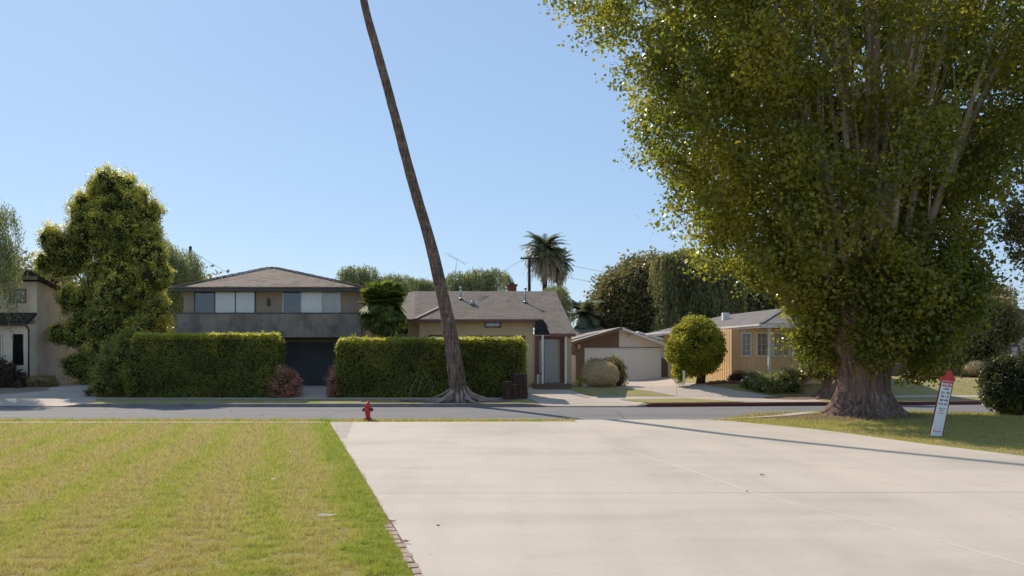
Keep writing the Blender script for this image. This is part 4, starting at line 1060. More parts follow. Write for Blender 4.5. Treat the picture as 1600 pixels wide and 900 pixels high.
MB().box(X_(395, 49.2)-5, X_(396, 49.2), 49.2, 49.4, .2, zl).box(X_(532, 49.2), X_(556, 49.2), 49.2, 49.4, .2, zl).box(X_(396, 49.2), X_(532, 49.2), 49.2, 49.4, Z_(535, 49.2), zl).build('lower_wall', M_wallB, B)
MB().box(bx0, bx1, 49.5, 56.4, .2, 3.85).build('rear_wall', M_wallB, B)
MB().box(X_(397, 49), X_(533, 49), 49.02, 49.18, Z_(534.5, 49), Z_(530, 49)).build('door_header', M_tantrim, B)
gd = MB()
gx0, gx1 = X_(396, 49.3)+.01, X_(532, 49.3)-.01; gz0, gz1 = .42, Z_(535, 49.3)-.01
nsl = 12
for k in range(nsl):
    z0_ = gz0+(gz1-gz0)*k/nsl; gd.box(gx0, gx1, 49.28, 49.38, z0_+.012, z0_+(gz1-gz0)/nsl)
gd.box(gx0, gx1, 49.32, 49.37, gz0, gz1)
gd.build('garage_door', M_dkdoor, B)
ez = Z_(453, 47.3); 
ex0, ex1, ey0, ey1 = X_(270, 47.2), X_(572, 47.2), 47.2, 57.3
rz = Z_(419, 52.2); r0, r1 = X_(417, 52.2), X_(432, 52.2)
e0 = ez+.12
roofpart('roof', [[(ex0, ey0, e0), (ex1, ey0, e0), (r1, 52.2, rz), (r0, 52.2, rz)], [(ex1, ey0, e0), (ex1, ey1, e0), (r1, 52.2, rz)], [(ex1, ey1, e0), (ex0, ey1, e0), (r0, 52.2, rz), (r1, 52.2, rz)], [(ex0, ey1, e0), (ex0, ey0, e0), (r0, 52.2, rz)]], M_roofB, B, .05)
# shake butts along eave and ridge caps
mb = MB()
x = ex0
while x < ex1:
    w_ = random.uniform(.12, .26); mb.box(x, x+w_-.01, ey0-.05-random.uniform(0, .03), ey0+.1, e0-.015+random.uniform(0, .015), e0+.03+random.uniform(0, .02)); x += w_
for (a, b) in (((ex0, ey0, e0), (r0, 52.2, rz)), ((r0, 52.2, rz), (r1, 52.2, rz)), ((ex1, ey0, e0), (r1, 52.2, rz))):
    a = Vector(a); b = Vector(b); n = int((b-a).length/.22)
    for k in range(n):
        p = a.lerp(b, k/n); q = a.lerp(b, (k+1.1)/n); mb.bar(p+Vector((0, 0, .05+random.uniform(0, .02))), q+Vector((0, 0, .03)), .28, .04)
mb.build('shake_trim', M_shake, B)
MB().box(ex0+.02, ex1-.02, ey0+.01, ey0+.06, ez-.06, e0-.035).box(ex0+.03, ex0+.08, ey0+.07, ey1, ez-.06, e0-.06).box(ex1-.08, ex1-.03, ey0+.07, ey1, ez-.06, e0-.06).build('gutter', M_greytrim, B)
MB().box(ex0+.09, ex1-.09, ey0+.07, ey1-.1, ez-.05, ez+.0).build('soffit', M_wallB, B)
def WX(a): return X_(a, yb)
zt_, zb_ = Z_(456, yb), Z_(491, yb)
window(B, WX(305), WX(398), zb_, zt_, yb, M_greytrim, mull=(WX(336), WX(368)), split=((WX(305), WX(336), 'dark'), (WX(336), WX(368), 'white'), (WX(368), WX(398), 'white')))
window(B, WX(443), WX(531), zb_, zt_, yb, M_white, mull=(WX(471), WX(503)), split=((WX(443), WX(471), 'dark'), (WX(471), WX(503), 'white'), (WX(503), WX(531), 'grey')), fw=.045)
mb = MB()
for a in (420, ): mb.lathe((WX(a), yb-.09, Z_(478, yb)), [(0, .05), (.05, .09), (.3, .07), (.4, .04)], 12)
mb.build('wall_lamp', M_greytrim, B)

# --- C: cream house with brown roof
Cc = empty('cream_house', (-1.5, 48.6, .55), 'cream stucco house with brown shingle roof and dark red trim behind the hedge', 'house')
yc = 48.9
cx0, cx1 = X_(655, yc), X_(833, yc)
ze = Z_(499, 48.6)
MB().box(cx0, cx1, yc, 52.8, .4, ze-.02).build('front_wall', M_wallC, Cc)
MB().box(X_(637, 50), cx0-.004, 50.2, 53, .4, ze-.1).build('side_wall', M_wallC, Cc)
MB().box(cx1+.004, X_(893, 49), 48.95, 53, .4, 3.4).build('entry_wall', M_wallC, Cc)
ry, rz_ = 53.0, Z_(455, 53.0)
sl = (rz_-ze)/(ry-48.4)
def rp_(x, y): return (x, y, rz_-sl*(ry-y))
L_r = X_(640, ry); R_r = X_(868, ry)
xe0 = X_(648, 48.4); xm = X_(848, 48.4)
yl = 46.35; xl = X_(899, yl)
xmR = R_r+(xl-R_r)*(ry-48.4)/(ry-yl)
roofpart('roof', [[rp_(xe0, 48.4), rp_(xm, 48.4), rp_(xmR, 48.4), (R_r, ry, rz_), (L_r+.3, ry, rz_)], [rp_(X_(838, yl), yl+.0) if False else rp_(xm+.35, yl), rp_(xl, yl), rp_(xmR, 48.4), rp_(xm, 48.4)],
    [(L_r+.3, ry, rz_), (R_r, ry, rz_), (R_r+.5, 58, ze), (L_r-.6, 58, ze)], [(L_r-.45, 50.0, ze+.1), rp_(xe0, 48.4), (L_r+.3, ry, rz_), (L_r-.1, 53.2, rz_-.05)]], M_roofC, Cc, .10)
MB().bar(Vector(rp_(xe0, 48.4))+Vector((0, 0, .03)), Vector(rp_(X_(694, 50.5), 50.6))+Vector((0, 0, .03)), .22, .04).build('hip_cap', M_roofD, Cc)
MB().box(xe0-.02, xm+.02, 48.33, 48.39, ze-.17, ze-.01).bar((xm+.33, yl-.04, rp_(0, yl)[2]-.09), (xl+.02, yl-.04, rp_(0, yl)[2]-.09), .05, .14).bar((L_r-.48, 49.95, ze), (xe0-.03, 48.36, ze-.09), .05, .15).build('fascia', M_redtrim, Cc)
mb = MB()   # gable end at the right
mb.slab([(xl-.25, yl+.1, rp_(0, yl)[2]-.12), (R_r-.1, ry, rz_-.12), (R_r-.2, ry, rz_-.12), (xl-.35, yl+.1, rp_(0, yl)[2]-.12)], .12); mb.build('rake_board', M_redtrim, Cc)
# gable cheek beside the porch, its shade painted in as near black
MB().extr([(X_(835, 47.6), Z_(523, 47.6)), (X_(866, 47.6), Z_(523, 47.6)), (X_(849, 47.6), Z_(500, 47.6)), (X_(836, 47.6), Z_(501, 47.6))], 47.6, 47.7).build('dark_gable_cheek', M_black, Cc)
# windows: small vent window, two big ones peeping over the hedge
window(Cc, X_(759, yc), X_(781, yc), Z_(510, yc), Z_(501.5, yc)-.02, yc, M_redtrim, 'grey', fw=.07)
window(Cc, X_(673, yc), X_(712, yc), 1.5, Z_(526, yc), yc, M_redtrim, 'white', mull=(X_(692, yc),), fw=.1)
window(Cc, X_(736, yc), X_(817, yc), 1.5, Z_(528, yc), yc, M_redtrim, 'dark', mull=(X_(763, yc), X_(790, yc)), fw=.12)
# porch
pz = .74
MB().box(X_(832, 46.4)+.0, X_(893, 46.4), 46.3, 48.94, .35, pz).box(X_(836, 46.2), X_(891, 46.2), 45.95, 46.29, .3, pz-.16).build('porch_step', M_wallD, Cc)
yd = 48.93
MB().box(X_(836, yd), X_(842, yd), yd-.06, yd, pz+.01, 3.3).box(X_(875, yd), X_(882, yd), yd-.06, yd, pz+.01, 3.3).box(X_(842, yd), X_(875, yd), yd-.06, yd, Z_(530, yd), 3.3).build('door_surround', M_redtrim, Cc)
dm = MB(); dx0, dx1 = X_(851, yd), X_(872, yd)
dm.box(dx0, dx1, yd-.05, yd-.01, pz+.02, Z_(530, yd)-.01)
for i in range(3):
    for j in range(2):
        a = dx0+.08+j*(dx1-dx0-.1)/2; dm.box(a, a+(dx1-dx0)/2-.14, yd-.062, yd-.045, pz+.15+i*.66, pz+.7+i*.66)
dr = dm.build('front_door', M_door, Cc)
MB().lathe((dx0+.07, yd-.11, pz+1.0), [(0, .025), (.03, .035), (.06, .012)], 10, 0, 'y').build('handle', M_metal, dr)
MB().box(X_(844, yd), X_(850, yd), yd-.05, yd-.01, pz+.02, Z_(530, yd)-.01).build('side_light', M_curtain2, Cc)
for a, y_, k in ((848, 46.45, 0), (840.5, 46.9, 1), (884, 46.45, 0)):
    zt2 = rp_(0, y_)[2]-.13
    if k: zt2 = Z_(585, y_)
    MB().box(X_(a, y_)-.05, X_(a, y_)+.05, y_-.05, y_+.05, pz+.005, zt2).build('porch_post', M_white, Cc, .008)
MB().box(X_(843, 46.7), X_(848, 46.7), 46.66, 46.72, Z_(585, 46.7), Z_(583, 46.7)).build('hand_rail', M_greytrim, Cc)
# chimney and roof pipes
ch = MB(); yk = 54.2; c0, c1 = X_(793, yk), X_(807, yk)
ch.box(c0, c1, yk-.3, yk+.3, 5.6, Z_(447, yk)).box(c0-.06, c1+.06, yk-.36, yk+.36, Z_(447, yk)+.002, Z_(445.5, yk)+.03)
chm = ch.build('chimney', M_redbrick, Cc)
MB().box(X_(796, yk), X_(804, yk), yk-.15, yk+.15, Z_(445.5, yk)+.035, Z_(442, yk)).build('flue', M_rust, chm)
for (a, t_, b) in ((720, 451, 468), (821, 452, 473), (739, 470, 476)):
    y_ = 53-(Z_(455, 53)-1.9)*0
    # find roof depth where the pipe foot stands
    best = min([48.5+.05*k for k in range(90)], key=lambda yy: abs(HY-(rp_(0, yy)[2]-1.9)*F/yy-b))
    zf_ = rp_(0, best)[2]; zt3 = zf_+(b-t_)*best/F
    m_ = MB().tube([(X_(a, best), best, zf_-.05), (X_(a, best), best, zt3)], .05 if t_ < 460 else .12, 10)
    m_.lathe((X_(a, best), best, zf_+.02), [(0, .13), (.08, .07)], 12)
    if t_ < 460: m_.lathe((X_(a, best), best, zt3-.01), [(0, .05), (.02, .09), (.08, .09), (.11, .03)], 12)
    m_.build('roof_pipe', M_metal, Cc)
# TV antenna
an = empty('tv_antenna', (X_(707, 54.5), 54.5, rz_-.1), 'thin tilted television antenna above the cream house roof', 'antenna')
a0 = Vector(P(709, 452, 54.5)); a1 = Vector(P(714, 402, 54.5))
mb = MB().tube([a0, a1], .016, 6); mb.build('mast', M_metal, an)
b0 = Vector(P(697, 396, 54.5)); b1 = Vector(P(727, 413, 54.2)); mb = MB().tube([b0, b1], .012, 5)
for k in range(8):
    p = b0.lerp(b1, k/7); l_ = .5-.04*k; mb.tube([p+Vector((-.15, -l_, -.05)), p+Vector((.15, l_, .1))], .007, 4)
mb.build('elements', M_metal, an)

# garden wall between C and garage
gwl = MB(); wv = [(X_(884, 49), 49, .45), (X_(900, 56), 56, .5)]
gwl.bar((X_(886, 49.5), 49.2, 1.35), (X_(897.5, 59), 59, 1.35), .2, 1.9)
tag(gwl.build('garden_wall', M_wallG), 'tan stucco yard wall between the cream house porch and the white garage', 'wall')
tag(MB().box(X_(885, 59.6), X_(899, 59.6), 59.4, 59.5, 2.3, Z_(540, 59.6)).build('yard_fence', M_wallD), 'brown board panel above the tan yard wall, left of the brown gable', 'fence')

# --- D: garage
D = empty('white_garage', (7.4, 60, .65), 'double garage with white panel door, half brown and half white gable', 'garage')
yg = 60.0
g = lambda a, b: (X_(a, yg), Z_(b, yg))
zg0 = .5
MB().extr([(X_(897, yg), zg0), (X_(915, yg), zg0), g(915, 545), g(967, 545), g(967, 512.5), g(978, 512.5), g(897, 538)] if False else [(X_(897, yg), zg0), (X_(914.5, yg), zg0), g(914.5, 545), g(967, 545), g(967, 514.5), g(897, 537.5)], yg, yg+.2).build('brown_wall', M_wallD, D)
wp = [g(967.2, 545), g(1032, 545), g(1032, 559), g(1045, 559), g(1045, 540), g(979, 514), g(967.2, 514.6)]
MB().extr(wp, yg+.01, yg+.2).build('white_gable', M_whitewall, D)
mb = MB()
for k in range(14):
    a = 970+k*5.4; zt4 = min(514+max(0, a-979)*.394, 540); mb.box(X_(a, yg)-.02, X_(a, yg)+.02, yg-.012, yg+.008, Z_(545, yg) if a < 1032 else Z_(559, yg), Z_(zt4, yg)-.04)
mb.build('battens', M_whitewall, D)
MB().box(X_(1032, yg), X_(1045, yg), yg, yg+.2, zg0, Z_(559, yg)).build('side_panel', M_wallD, D)
gd = MB(); nsl = 8; d0, d1 = X_(914.5, yg)+.01, X_(1032, yg)-.01; z0_, z1_ = .62, Z_(545, yg)-.01
for k in range(nsl): gd.box(d0, d1, yg+.03, yg+.08, z0_+(z1_-z0_)*k/nsl+.03, z0_+(z1_-z0_)*(k+1)/nsl)
gd.box(d0, d1, yg+.045, yg+.079, z0_, z1_)
gd.build('garage_door', M_gdoor, D)
MB().box(d0-.07, d1+.07, yg-.035, yg-.005, z1_+.075, z1_+.12).build('door_shadow_line', M_wallD, D)  # dark strip standing in for the shadow line above the door frame
MB().box(d0-.06, d0, yg-.03, yg+.2, z0_, z1_+.06).box(d1, d1+.06, yg-.03, yg+.2, z0_, z1_+.06).box(d0, d1, yg-.03, yg+.2, z1_+.01, z1_+.07).build('door_frame', M_white, D)
pk = (X_(972, yg-.5), Z_(510.5, yg-.5)); le = (X_(884, yg-.5), Z_(537, yg-.5)); re_ = (X_(1048, yg-.5), Z_(540, yg-.5))
roofpart('roof', [[(le[0], yg-.5, le[1]), (pk[0], yg-.5, pk[1]), (pk[0]-1.3, 72, pk[1]), (le[0]-1.3, 72, le[1])], [(pk[0], yg-.5, pk[1]), (re_[0], yg-.5, re_[1]), (re_[0], 72, re_[1]), (pk[0]-1.3, 72, pk[1])]], M_roofD, D, .1)
MB().bar((pk[0], yg-.55, pk[1]-.1), (re_[0], yg-.55, re_[1]-.1), .06, .14).build('white_fascia', M_white, D)
MB().bar((pk[0], yg-.55, pk[1]-.1), (le[0], yg-.55, le[1]-.1), .06, .16).build('brown_fascia', M_wallD, D)
mb = MB().lathe((X_(982, yg), yg-.04, Z_(524, yg)), [(0, .10), (.03, .08)], 12, 0, 'y').box(X_(976, yg), X_(990, yg), yg-.05, yg-.01, Z_(522.5, yg), Z_(521.5, yg)); mb.build('flood_lamp', M_metal, D)
MB().box(X_(902, yg), X_(907, yg), yg-.08, yg-.01, Z_(545, yg), Z_(538, yg)).build('meter_box', M_wallG, D)
MB().box(X_(884, yg), X_(897, yg)-.01, yg+.3, yg+.5, .5, 3.1).build('side_wall', M_wallG, D)
E2 = empty('brown_roof_house', (X_(925, 72), 72, .6), 'low house with a brown gable roof showing behind the garage', 'house')
y2 = 74
MB().box(X_(870, y2), X_(960, y2), y2, y2+8, .5, Z_(530, y2)).build('wall', M_wallF, E2)
roofpart('roof', [[(X_(875, y2), y2-.5, Z_(532, y2)), (X_(975, y2), y2-.5, Z_(532, y2)), (X_(926, 79), 79, Z_(502, 79)), (X_(908, 79), 79, Z_(502, 79))], [(X_(975, y2), y2-.5, Z_(532, y2)), (X_(975, 84), 84, Z_(532, y2)), (X_(926, 79), 79, Z_(502, 79))],
    [(X_(975, 84), 84, Z_(532, y2)), (X_(875, 84), 84, Z_(532, y2)), (X_(908, 79), 79, Z_(502, 79)), (X_(926, 79), 79, Z_(502, 79))], [(X_(875, 84), 84, Z_(532, y2)), (X_(875, y2), y2-.5, Z_(532, y2)), (X_(908, 79), 79, Z_(502, 79))]], M_roofC, E2)
E3 = empty('white_roof_shed', (9.5, 74, .6), 'low white shed roof edge right of the garage gable', 'shed')
MB().extr([(X_(990, 74), .5), (X_(1060, 74), .5), (X_(1060, 74), Z_(537, 74)), (X_(998, 74), Z_(521, 74)), (X_(990, 74), Z_(521, 74))], 74, 79).build('wall', M_whitewall, E3)
roofpart('roof', [[(X_(996, 74), 73.7, Z_(517.5, 74)), (X_(1062, 74), 73.7, Z_(536, 74)), (X_(1062, 74), 79.2, Z_(536, 74)), (X_(996, 74), 79.2, Z_(517.5, 74))]], M_white, E3, .14)

# --- E: yellow house
E = empty('yellow_house', (14, 50, .9), 'yellow board and batten house with white fascia, porch post and bay window', 'house')
wl = [(10.3, 61), (11.9, 48.6), (12.35, 48.55), (12.95, 48.0), (16.4, 47.7), (19.3, 47.6)]
zt5 = 3.66
mb = MB(); bt = MB()
for i in range(len(wl)-1):
    a = Vector((*wl[i], 0)); b = Vector((*wl[i+1], 0)); d = (b-a).normalized(); n = Vector((d.y, -d.x, 0))
    if i == 0: n = -n if n.x > 0 else n
    elif n.y > 0: n = -n
    zb5 = .55
    vs = [a+Vector((0, 0, zb5)), b+Vector((0, 0, zb5)), b+Vector((0, 0, zt5)), a+Vector((0, 0, zt5))]
    vs += [v-n*.15 for v in vs]
    mb.add(vs, [(0, 1, 2, 3), (7, 6, 5, 4), (0, 4, 5, 1), (2, 6, 7, 3), (0, 3, 7, 4), (1, 2, 6, 5)])
    L = (b-a).length; k = .1
    while k < L-.05:
        p = a+d*k+n*.012
        bt.bar(p+Vector((0, 0, zb5)), p+Vector((0, 0, zt5-.02)), .028 if abs(d.y) > .9 else .045, .045 if abs(d.y) > .9 else .028); k += .27
mb.build('wall', M_yellow, E); bt.build('battens', M_yellow, E)
yf = 46.1
ec = [(9.35, 62), (12.83, yf), (19.9, yf-.15), (19.9, 60)]
pk1, pk2 = (15.9, 52.0, 5.02), (14.3, 60, 5.02)
er = 3.86
pk3 = (18.6, 52.0, 5.02)
roofpart('roof', [[(*ec[0], er), (*ec[1], er), pk1, pk2], [(*ec[1], er), (*ec[2], er), pk3, pk1], [(*ec[2], er), (*ec[3], er), pk3], [pk1, pk3, (*ec[3], er), pk2], [pk2, (*ec[3], er), (*ec[0], er)]], M_roofE, E, .05)
MB().bar((*ec[0], er-.12), (*ec[1], er-.12), .04, .20).bar((*ec[1], er-.12), (*ec[2], er-.12), .04, .20).build('fascia', M_white, E)
MB().bar((ec[0][0]-.08, ec[0][1], er-.06), (ec[1][0]-.08, ec[1][1]-.06, er-.06), .10, .09).build('gutter', M_white, E)
MB().slab([(ec[0][0]+.1, ec[0][1], er-.16), (ec[1][0]+.06, ec[1][1]+.06, er-.16), (ec[2][0], ec[2][1]+.1, er-.16), (ec[3][0], ec[3][1], er-.16)], .03).build('soffit', M_yellow, E)
MB().bar(Vector((*ec[1], er+.03)), Vector(pk1)+Vector((0, 0, .03)), .2, .04).build('hip_cap', M_roofE, E)
MB().bar((X_(1202, 46.6), 46.6, .75), (X_(1202, 46.6), 46.6, er-.2), .13, .13).build('porch_post', M_white, E, .01)
def wall_window(parent, a, b, z0, z1, n, nb, rows, name='window'):
    """window lying on a slanted wall from a to b (xy), n = outward normal"""
    a = Vector((*a, 0)); b = Vector((*b, 0)); n = Vector(n).normalized(); d = (b-a).normalized(); Z = Vector((0, 0, 1)); o = n*.045
    f = MB()
    for p, q in ((a+Z*z0, b+Z*z0), (a+Z*z1, b+Z*z1), (a+Z*z0, a+Z*z1), (b+Z*z0, b+Z*z1)): f.bar(p+o, q+o, .09, .09)
    L = (b-a).length
    for k in range(1, nb): f.bar(a+d*L*k/nb+o+Z*z0, a+d*L*k/nb+o+Z*z1, .022, .022)
    for k in range(1, rows): f.bar(a+o+Z*(z0+(z1-z0)*k/rows), b+o+Z*(z0+(z1-z0)*k/rows), .022, .022)
    w = f.build(name, M_white, parent)
    p = [a+n*.035+Z*z0, b+n*.035+Z*z0, b+n*.035+Z*z1, a+n*.035+Z*z1]; MB().add(p, [(0, 1, 2, 3)]).build('pane', M_glass, w)
    p = [v-n*.018 for v in p]; MB().add(p, [(0, 1, 2, 3)]).build('blind', M_curtain2, w)
zw0, zw1 = Z_(556.5, 48), Z_(520, 48)
dv = Vector((.6, -.55, 0)).normalized(); 
wall_window(E, (12.45, 48.46), (12.86, 48.08), zw0, zw1, (-.55, -.6, 0), 2, 4)
wall_window(E, (13.1, 47.985), (13.9, 47.92), zw0, zw1, (-.08, -1, 0), 3, 4)
wall_window(E, (13.98, 47.91), (14.8, 47.84), zw0, zw1, (-.08, -1, 0), 3, 4)
MB().box(13.0, 13.4, 55.2, 55.6, 4.4, 4.92).build('roof_vent', M_white, E)
pb = MB()
for k in range(16):
    x = 10.4+k*.16*.9; y = 47.3-.02*k+rs.uniform(-.05, .05); z = terr(x, y); h = rs.uniform(.08, .2)
for k in range(7):
    x = 10.55+k*.33; y = 47.35+rs.uniform(-.1, .1); z = terr(x, y); r = rs.uniform(.12, .17)
    v0, f0 = ico(); vv = [(x+p[0]*r*1.5*(1+.3*mnoise.noise(Vector(tuple(p*2))+Vector((k, 0, 0)))), y+p[1]*r, z+.05+p[2]*r*.8*(1+.3*mnoise.noise(Vector(tuple(p*2))+Vector((k, 3, 0))))) for p in v0]
    tag(MB().add(vv, [tuple(f) for f in f0], 0, True).build('border_stone', M_redbrick), 'rough reddish stone in the bed border beside the round tree', 'stone', 'border stones beside the round tree')

# --- F: far right house
Fh = empty('tan_house', (28, 60, 1), 'pale tan two level house partly hidden at the far right edge', 'house')
MB().box(X_(1540, 58), X_(1540, 58)+12, 58, 66, .6, Z_(510, 58)).build('wall', M_wallF, Fh)
MB().box(X_(1565, 60), X_(1565, 60)+10, 60, 66, Z_(510, 58), Z_(490, 60)).build('upper_wall', M_wallF, Fh)
MB().box(X_(1535, 57.5), X_(1535, 57.5)+13, 57.4, 66.4, Z_(510, 58)+.003, Z_(506, 58)).build('roof', M_roofC, Fh)
MB().box(X_(1560, 59.5), X_(1560, 59.5)+11, 59.4, 66.6, Z_(490, 60)+.003, Z_(485, 60)+.05).build('upper_roof', M_roofC, Fh)
window(Fh, X_(1580, 58), X_(1590, 58), Z_(556, 58), Z_(542, 58), 58, M_redtrim, 'grey', fw=.12)
Gh = empty('shaded_house', (23, 62, 1), 'low shaded house wall behind the trunk of the huge tree', 'house')
MB().box(X_(1330, 60), X_(1500, 60), 60, 66, .6, 3.4).build('wall', M_parB, Gh)
roofpart('roof', [[(X_(1320, 59.4), 59.4, 3.4), (X_(1510, 59.4), 59.4, 3.4), (X_(1510, 59.4), 63, 4.6), (X_(1320, 59.4), 63, 4.6)], [(X_(1320, 59.4), 63, 4.6), (X_(1510, 59.4), 63, 4.6), (X_(1510, 59.4), 67, 3.4), (X_(1320, 59.4), 67, 3.4)]], M_roofE, Gh)
window(Gh, X_(1390, 60), X_(1408, 60), 1.8, 2.8, 60, M_white, 'dark')

# ------------------------------------------------------------------ shrubs on the far lawns
def dense(name, label, lobes, mat, core, n, ls, group=None, disp=.04):
    """very finely leaved clipped shrub: a solid bumpy body under a skin of tiny leaves"""
    Pp, Nn = lobe_pts(lobes, n, .985, 1.02, .97)
    nn = Nn*1.6+unit(len(Pp)); nn /= np.linalg.norm(nn, axis=1, keepdims=True)
    L = ls*(.6+.8*R.random(len(Pp))); V = leaf_quads(Pp, nn, L, L*.6)
    v0, f0 = ico(); Vc = []; Fc = []; b = 0
    for l in lobes: Vc.append(v0*np.array(l[3:])*.97+np.array(l[:3])); Fc.append(f0+b); b += len(v0)
    o = np_mesh(name, V, 4, [mat, core], None, extra=(np.vstack(Vc), np.vstack(Fc)))
    return tag(o, label, 'bush', group)
def shape_bush(name, label, x, y, z0, rx, ry, h, mat, core, n, ls):
    """squarish-oval clipped shrub"""
    bmx = bmesh.new(); bmesh.ops.create_icosphere(bmx, subdivisions=4, radius=1)
    for v in bmx.verts:
        p = v.co.copy(); k = (abs(p.x)**2.15+abs(p.y)**2.15+abs(p.z)**2.15)**(-1/2.15)
        p *= k; s = 1+.05*mnoise.noise(p*1.6+Vector((x, 0, 0)))+.025*mnoise.noise(p*5)
        v.co = Vector((x+p.x*rx*s, y+p.y*ry*s, z0+h/2+p.z*h/2*s*(1 if p.z > 0 else .98)))
    bmx.normal_update()
    fl = list(bmx.faces); ar = np.array([f.calc_area() for f in fl]); idx = R.choice(len(fl), n, p=ar/ar.sum())
    Pp = np.array([fl[i].calc_center_median()[:] for i in idx])+R.normal(size=(n, 3))*.03; Nn = np.array([fl[i].normal[:] for i in idx])
    Pp += Nn*R.random((n, 1))*.05
    nn = Nn*1.3+unit(n); nn /= np.linalg.norm(nn, axis=1, keepdims=True); L = ls*(.6+.8*R.random(n)); V = leaf_quads(Pp, nn, L, L*.55)
    cen = np.array([x, y, z0+h/2]); ev = (np.array([v.co[:] for v in bmx.verts])-cen)*.985+cen; bmx.verts.index_update(); ef = np.array([[v.index for v in f.verts] for f in bmx.faces]); bmx.free()
    o = np_mesh(name, V, 4, [mat, core], None, extra=(ev, ef)); return tag(o, label, 'bush')
ye = 47.4
shape_bush('clipped_bush', 'pale tan egg shaped clipped bush on the lawn before the white garage', X_(938, ye), ye, terr(X_(938, ye), ye)-.02, 28*ye/F, .85, 1.34, L_tan, M_coretan, 15000, .06)
bush('leafy_shrub', 'dark leafy shrub right behind the tan egg shaped bush', [LP(955, 575, 48.6, 20, 14), LP(968, 590, 48.6, 9, 16), LP(935, 572, 48.8, 20, 10)], L_dark, 320, 24, .2, .09)
yq = 54
shape_bush('clipped_bush', 'reddish tan box shaped clipped bush before the far right house', X_(1525, yq), yq, 1.0, 19*yq/F, .7, .92, L_tan2, M_coretan, 7000, .05)
fr = []; rn = []
for k in range(16): 
    x, y = X_(905, 47.6), 47.6
    az = random.uniform(0, 2*PI); el = random.uniform(.3, 1.3); L = random.uniform(.4, .9); d = np.array([math.cos(az)*math.cos(el), math.sin(az)*math.cos(el), math.sin(el)]); p = np.array([x, y, terr(x, y)]); q = p+d*L*.6; e = p+d*L+np.array([0, 0, -.12]); sd = np.array([-math.sin(az), math.cos(az), 0])*.035
    fr += [[p-sd, p+sd, q+sd, q-sd], [q-sd, q+sd, e, e]]; rn += [.5, .8]
tag(palm_crown('strap_plant', fr, L_round, None, rn), 'small spiky strap leaved plant left of the tan egg shaped bush', 'plant')
for lab, lb, mt, nc in (('grey green rose bush with pale blooms on the lawn, left of the white porch post', [LP(1172, 598, 46.2, 14, 11), LP(1185, 594, 46.2, 12, 10)], L_shrub, 150),
        ('large grey green rose bush in front of the white porch post', [LP(1205, 600, 45.6, 22, 16), LP(1228, 592, 45.8, 16, 14), LP(1190, 604, 45.6, 14, 12), LP(1240, 604, 45.7, 12, 12)], L_shrub, 330),
        ('low rusty red bush under the yellow wall, right of the bay window', [LP(1250, 589, 47.0, 16, 6), LP(1236, 590, 47.0, 10, 6)], L_red, 110),
        ('dark low bush at the corner of the yellow house', [LP(1155, 590, 47.9, 14, 8), LP(1146, 592, 47.9, 8, 6)], L_purple, 110),
        ('small green bush beside the white marker post', [LP(1063, 585, 47.4, 8, 10), LP(1058, 578, 47.4, 6, 7)], L_round, 80)):
    bush('rose_bush' if 'rose' in lab else 'leafy_shrub', lab, lb, mt, nc, 24, .2, .085, core=.6 if False else M_core)
bloom_v = []
flw = []; 
for (a, b, y) in ((1160, 594, 45.9), (1166, 589, 45.9), (1180, 597, 45.9), (1176, 603, 45.9), (1212, 592, 45.2), (1221, 583, 45.3), (1200, 612, 45.2), (1217, 616, 45.2), (1235, 598, 45.3), (1192, 607, 45.2), (1228, 606, 45.3)):
    x, yy, z = P(a, b, y); flw.append((x, yy, z, .05, .05, .045))
Pp, Nn = lobe_pts([(*f[:3], .055, .055, .05) for f in flw], 160, .6, 1, 0)
tag(np_mesh('rose_blooms', leaf_quads(Pp, Nn, np.full(len(Pp), .07), np.full(len(Pp), .06)), 4, M_curtain), 'scattered pale blooms on the rose bushes before the yellow house', 'flowers', kind='stuff')
bush('leafy_bush', 'large dark bush with bright green lower leaves at the right edge, by the road', [LP(1585, 600, 31.2, 42, 34), LP(1560, 590, 31.4, 24, 24), LP(1630, 590, 31.3, 50, 46), LP(1570, 622, 31, 26, 20), LP(1600, 628, 30.9, 30, 16), LP(1552, 612, 31, 12, 16)], L_bushdk, 1500, 26, .24, .1, core=M_core)
fr = []; rn = []
for k in range(260):
    x = X_(random.uniform(1572, 1640), 30.6); y = 30.5+random.uniform(-.2, .4); p = np.array([x, y, znear(x, y)+random.uniform(0, .5)]); az = random.uniform(0, 2*PI); el = random.uniform(.4, 1.4); L = random.uniform(.25, .55)
    d = np.array([math.cos(az)*math.cos(el), math.sin(az)*math.cos(el), math.sin(el)]); q = p+d*L*.6; e = p+d*L+np.array([0, 0, -.08]); sd = np.array([-math.sin(az), math.cos(az), 0])*.014
    fr += [[p-sd, p+sd, q+sd, q-sd], [q-sd, q+sd, e, e]]; rn += [.5, .9]
tag(palm_crown('strap_plant', fr, L_round, None, rn), 'clump of bright green blades at the foot of the dark right edge bush', 'plant')
# pale rocks near the far house
for k, (a, b, s) in enumerate(((1413, 586, .2), (1421, 588, .3), (1431, 584, .38), (1441, 588, .28), (1426, 581, .25), (1452, 588, .2))):
    x, y, z = P(a, b, 53.5); zg = terr(x, y); v0, f0 = ico()
    vv = [(x+p[0]*s*(1+.5*mnoise.noise(Vector(tuple(p*1.5))+Vector((k, 0, 0)))), y+p[1]*s, max(zg-.05, zg+s*.5+p[2]*s*.8*(1+.5*mnoise.noise(Vector(tuple(p*1.5))+Vector((k, 4, 0)))))) for p in v0]
    tag(MB().add(vv, [tuple(f) for f in f0]).build('white_rock', M_rock), 'pale rock of the low heap on the lawn beyond the huge trunk', 'rock', 'pale rocks heaped beyond the huge trunk')

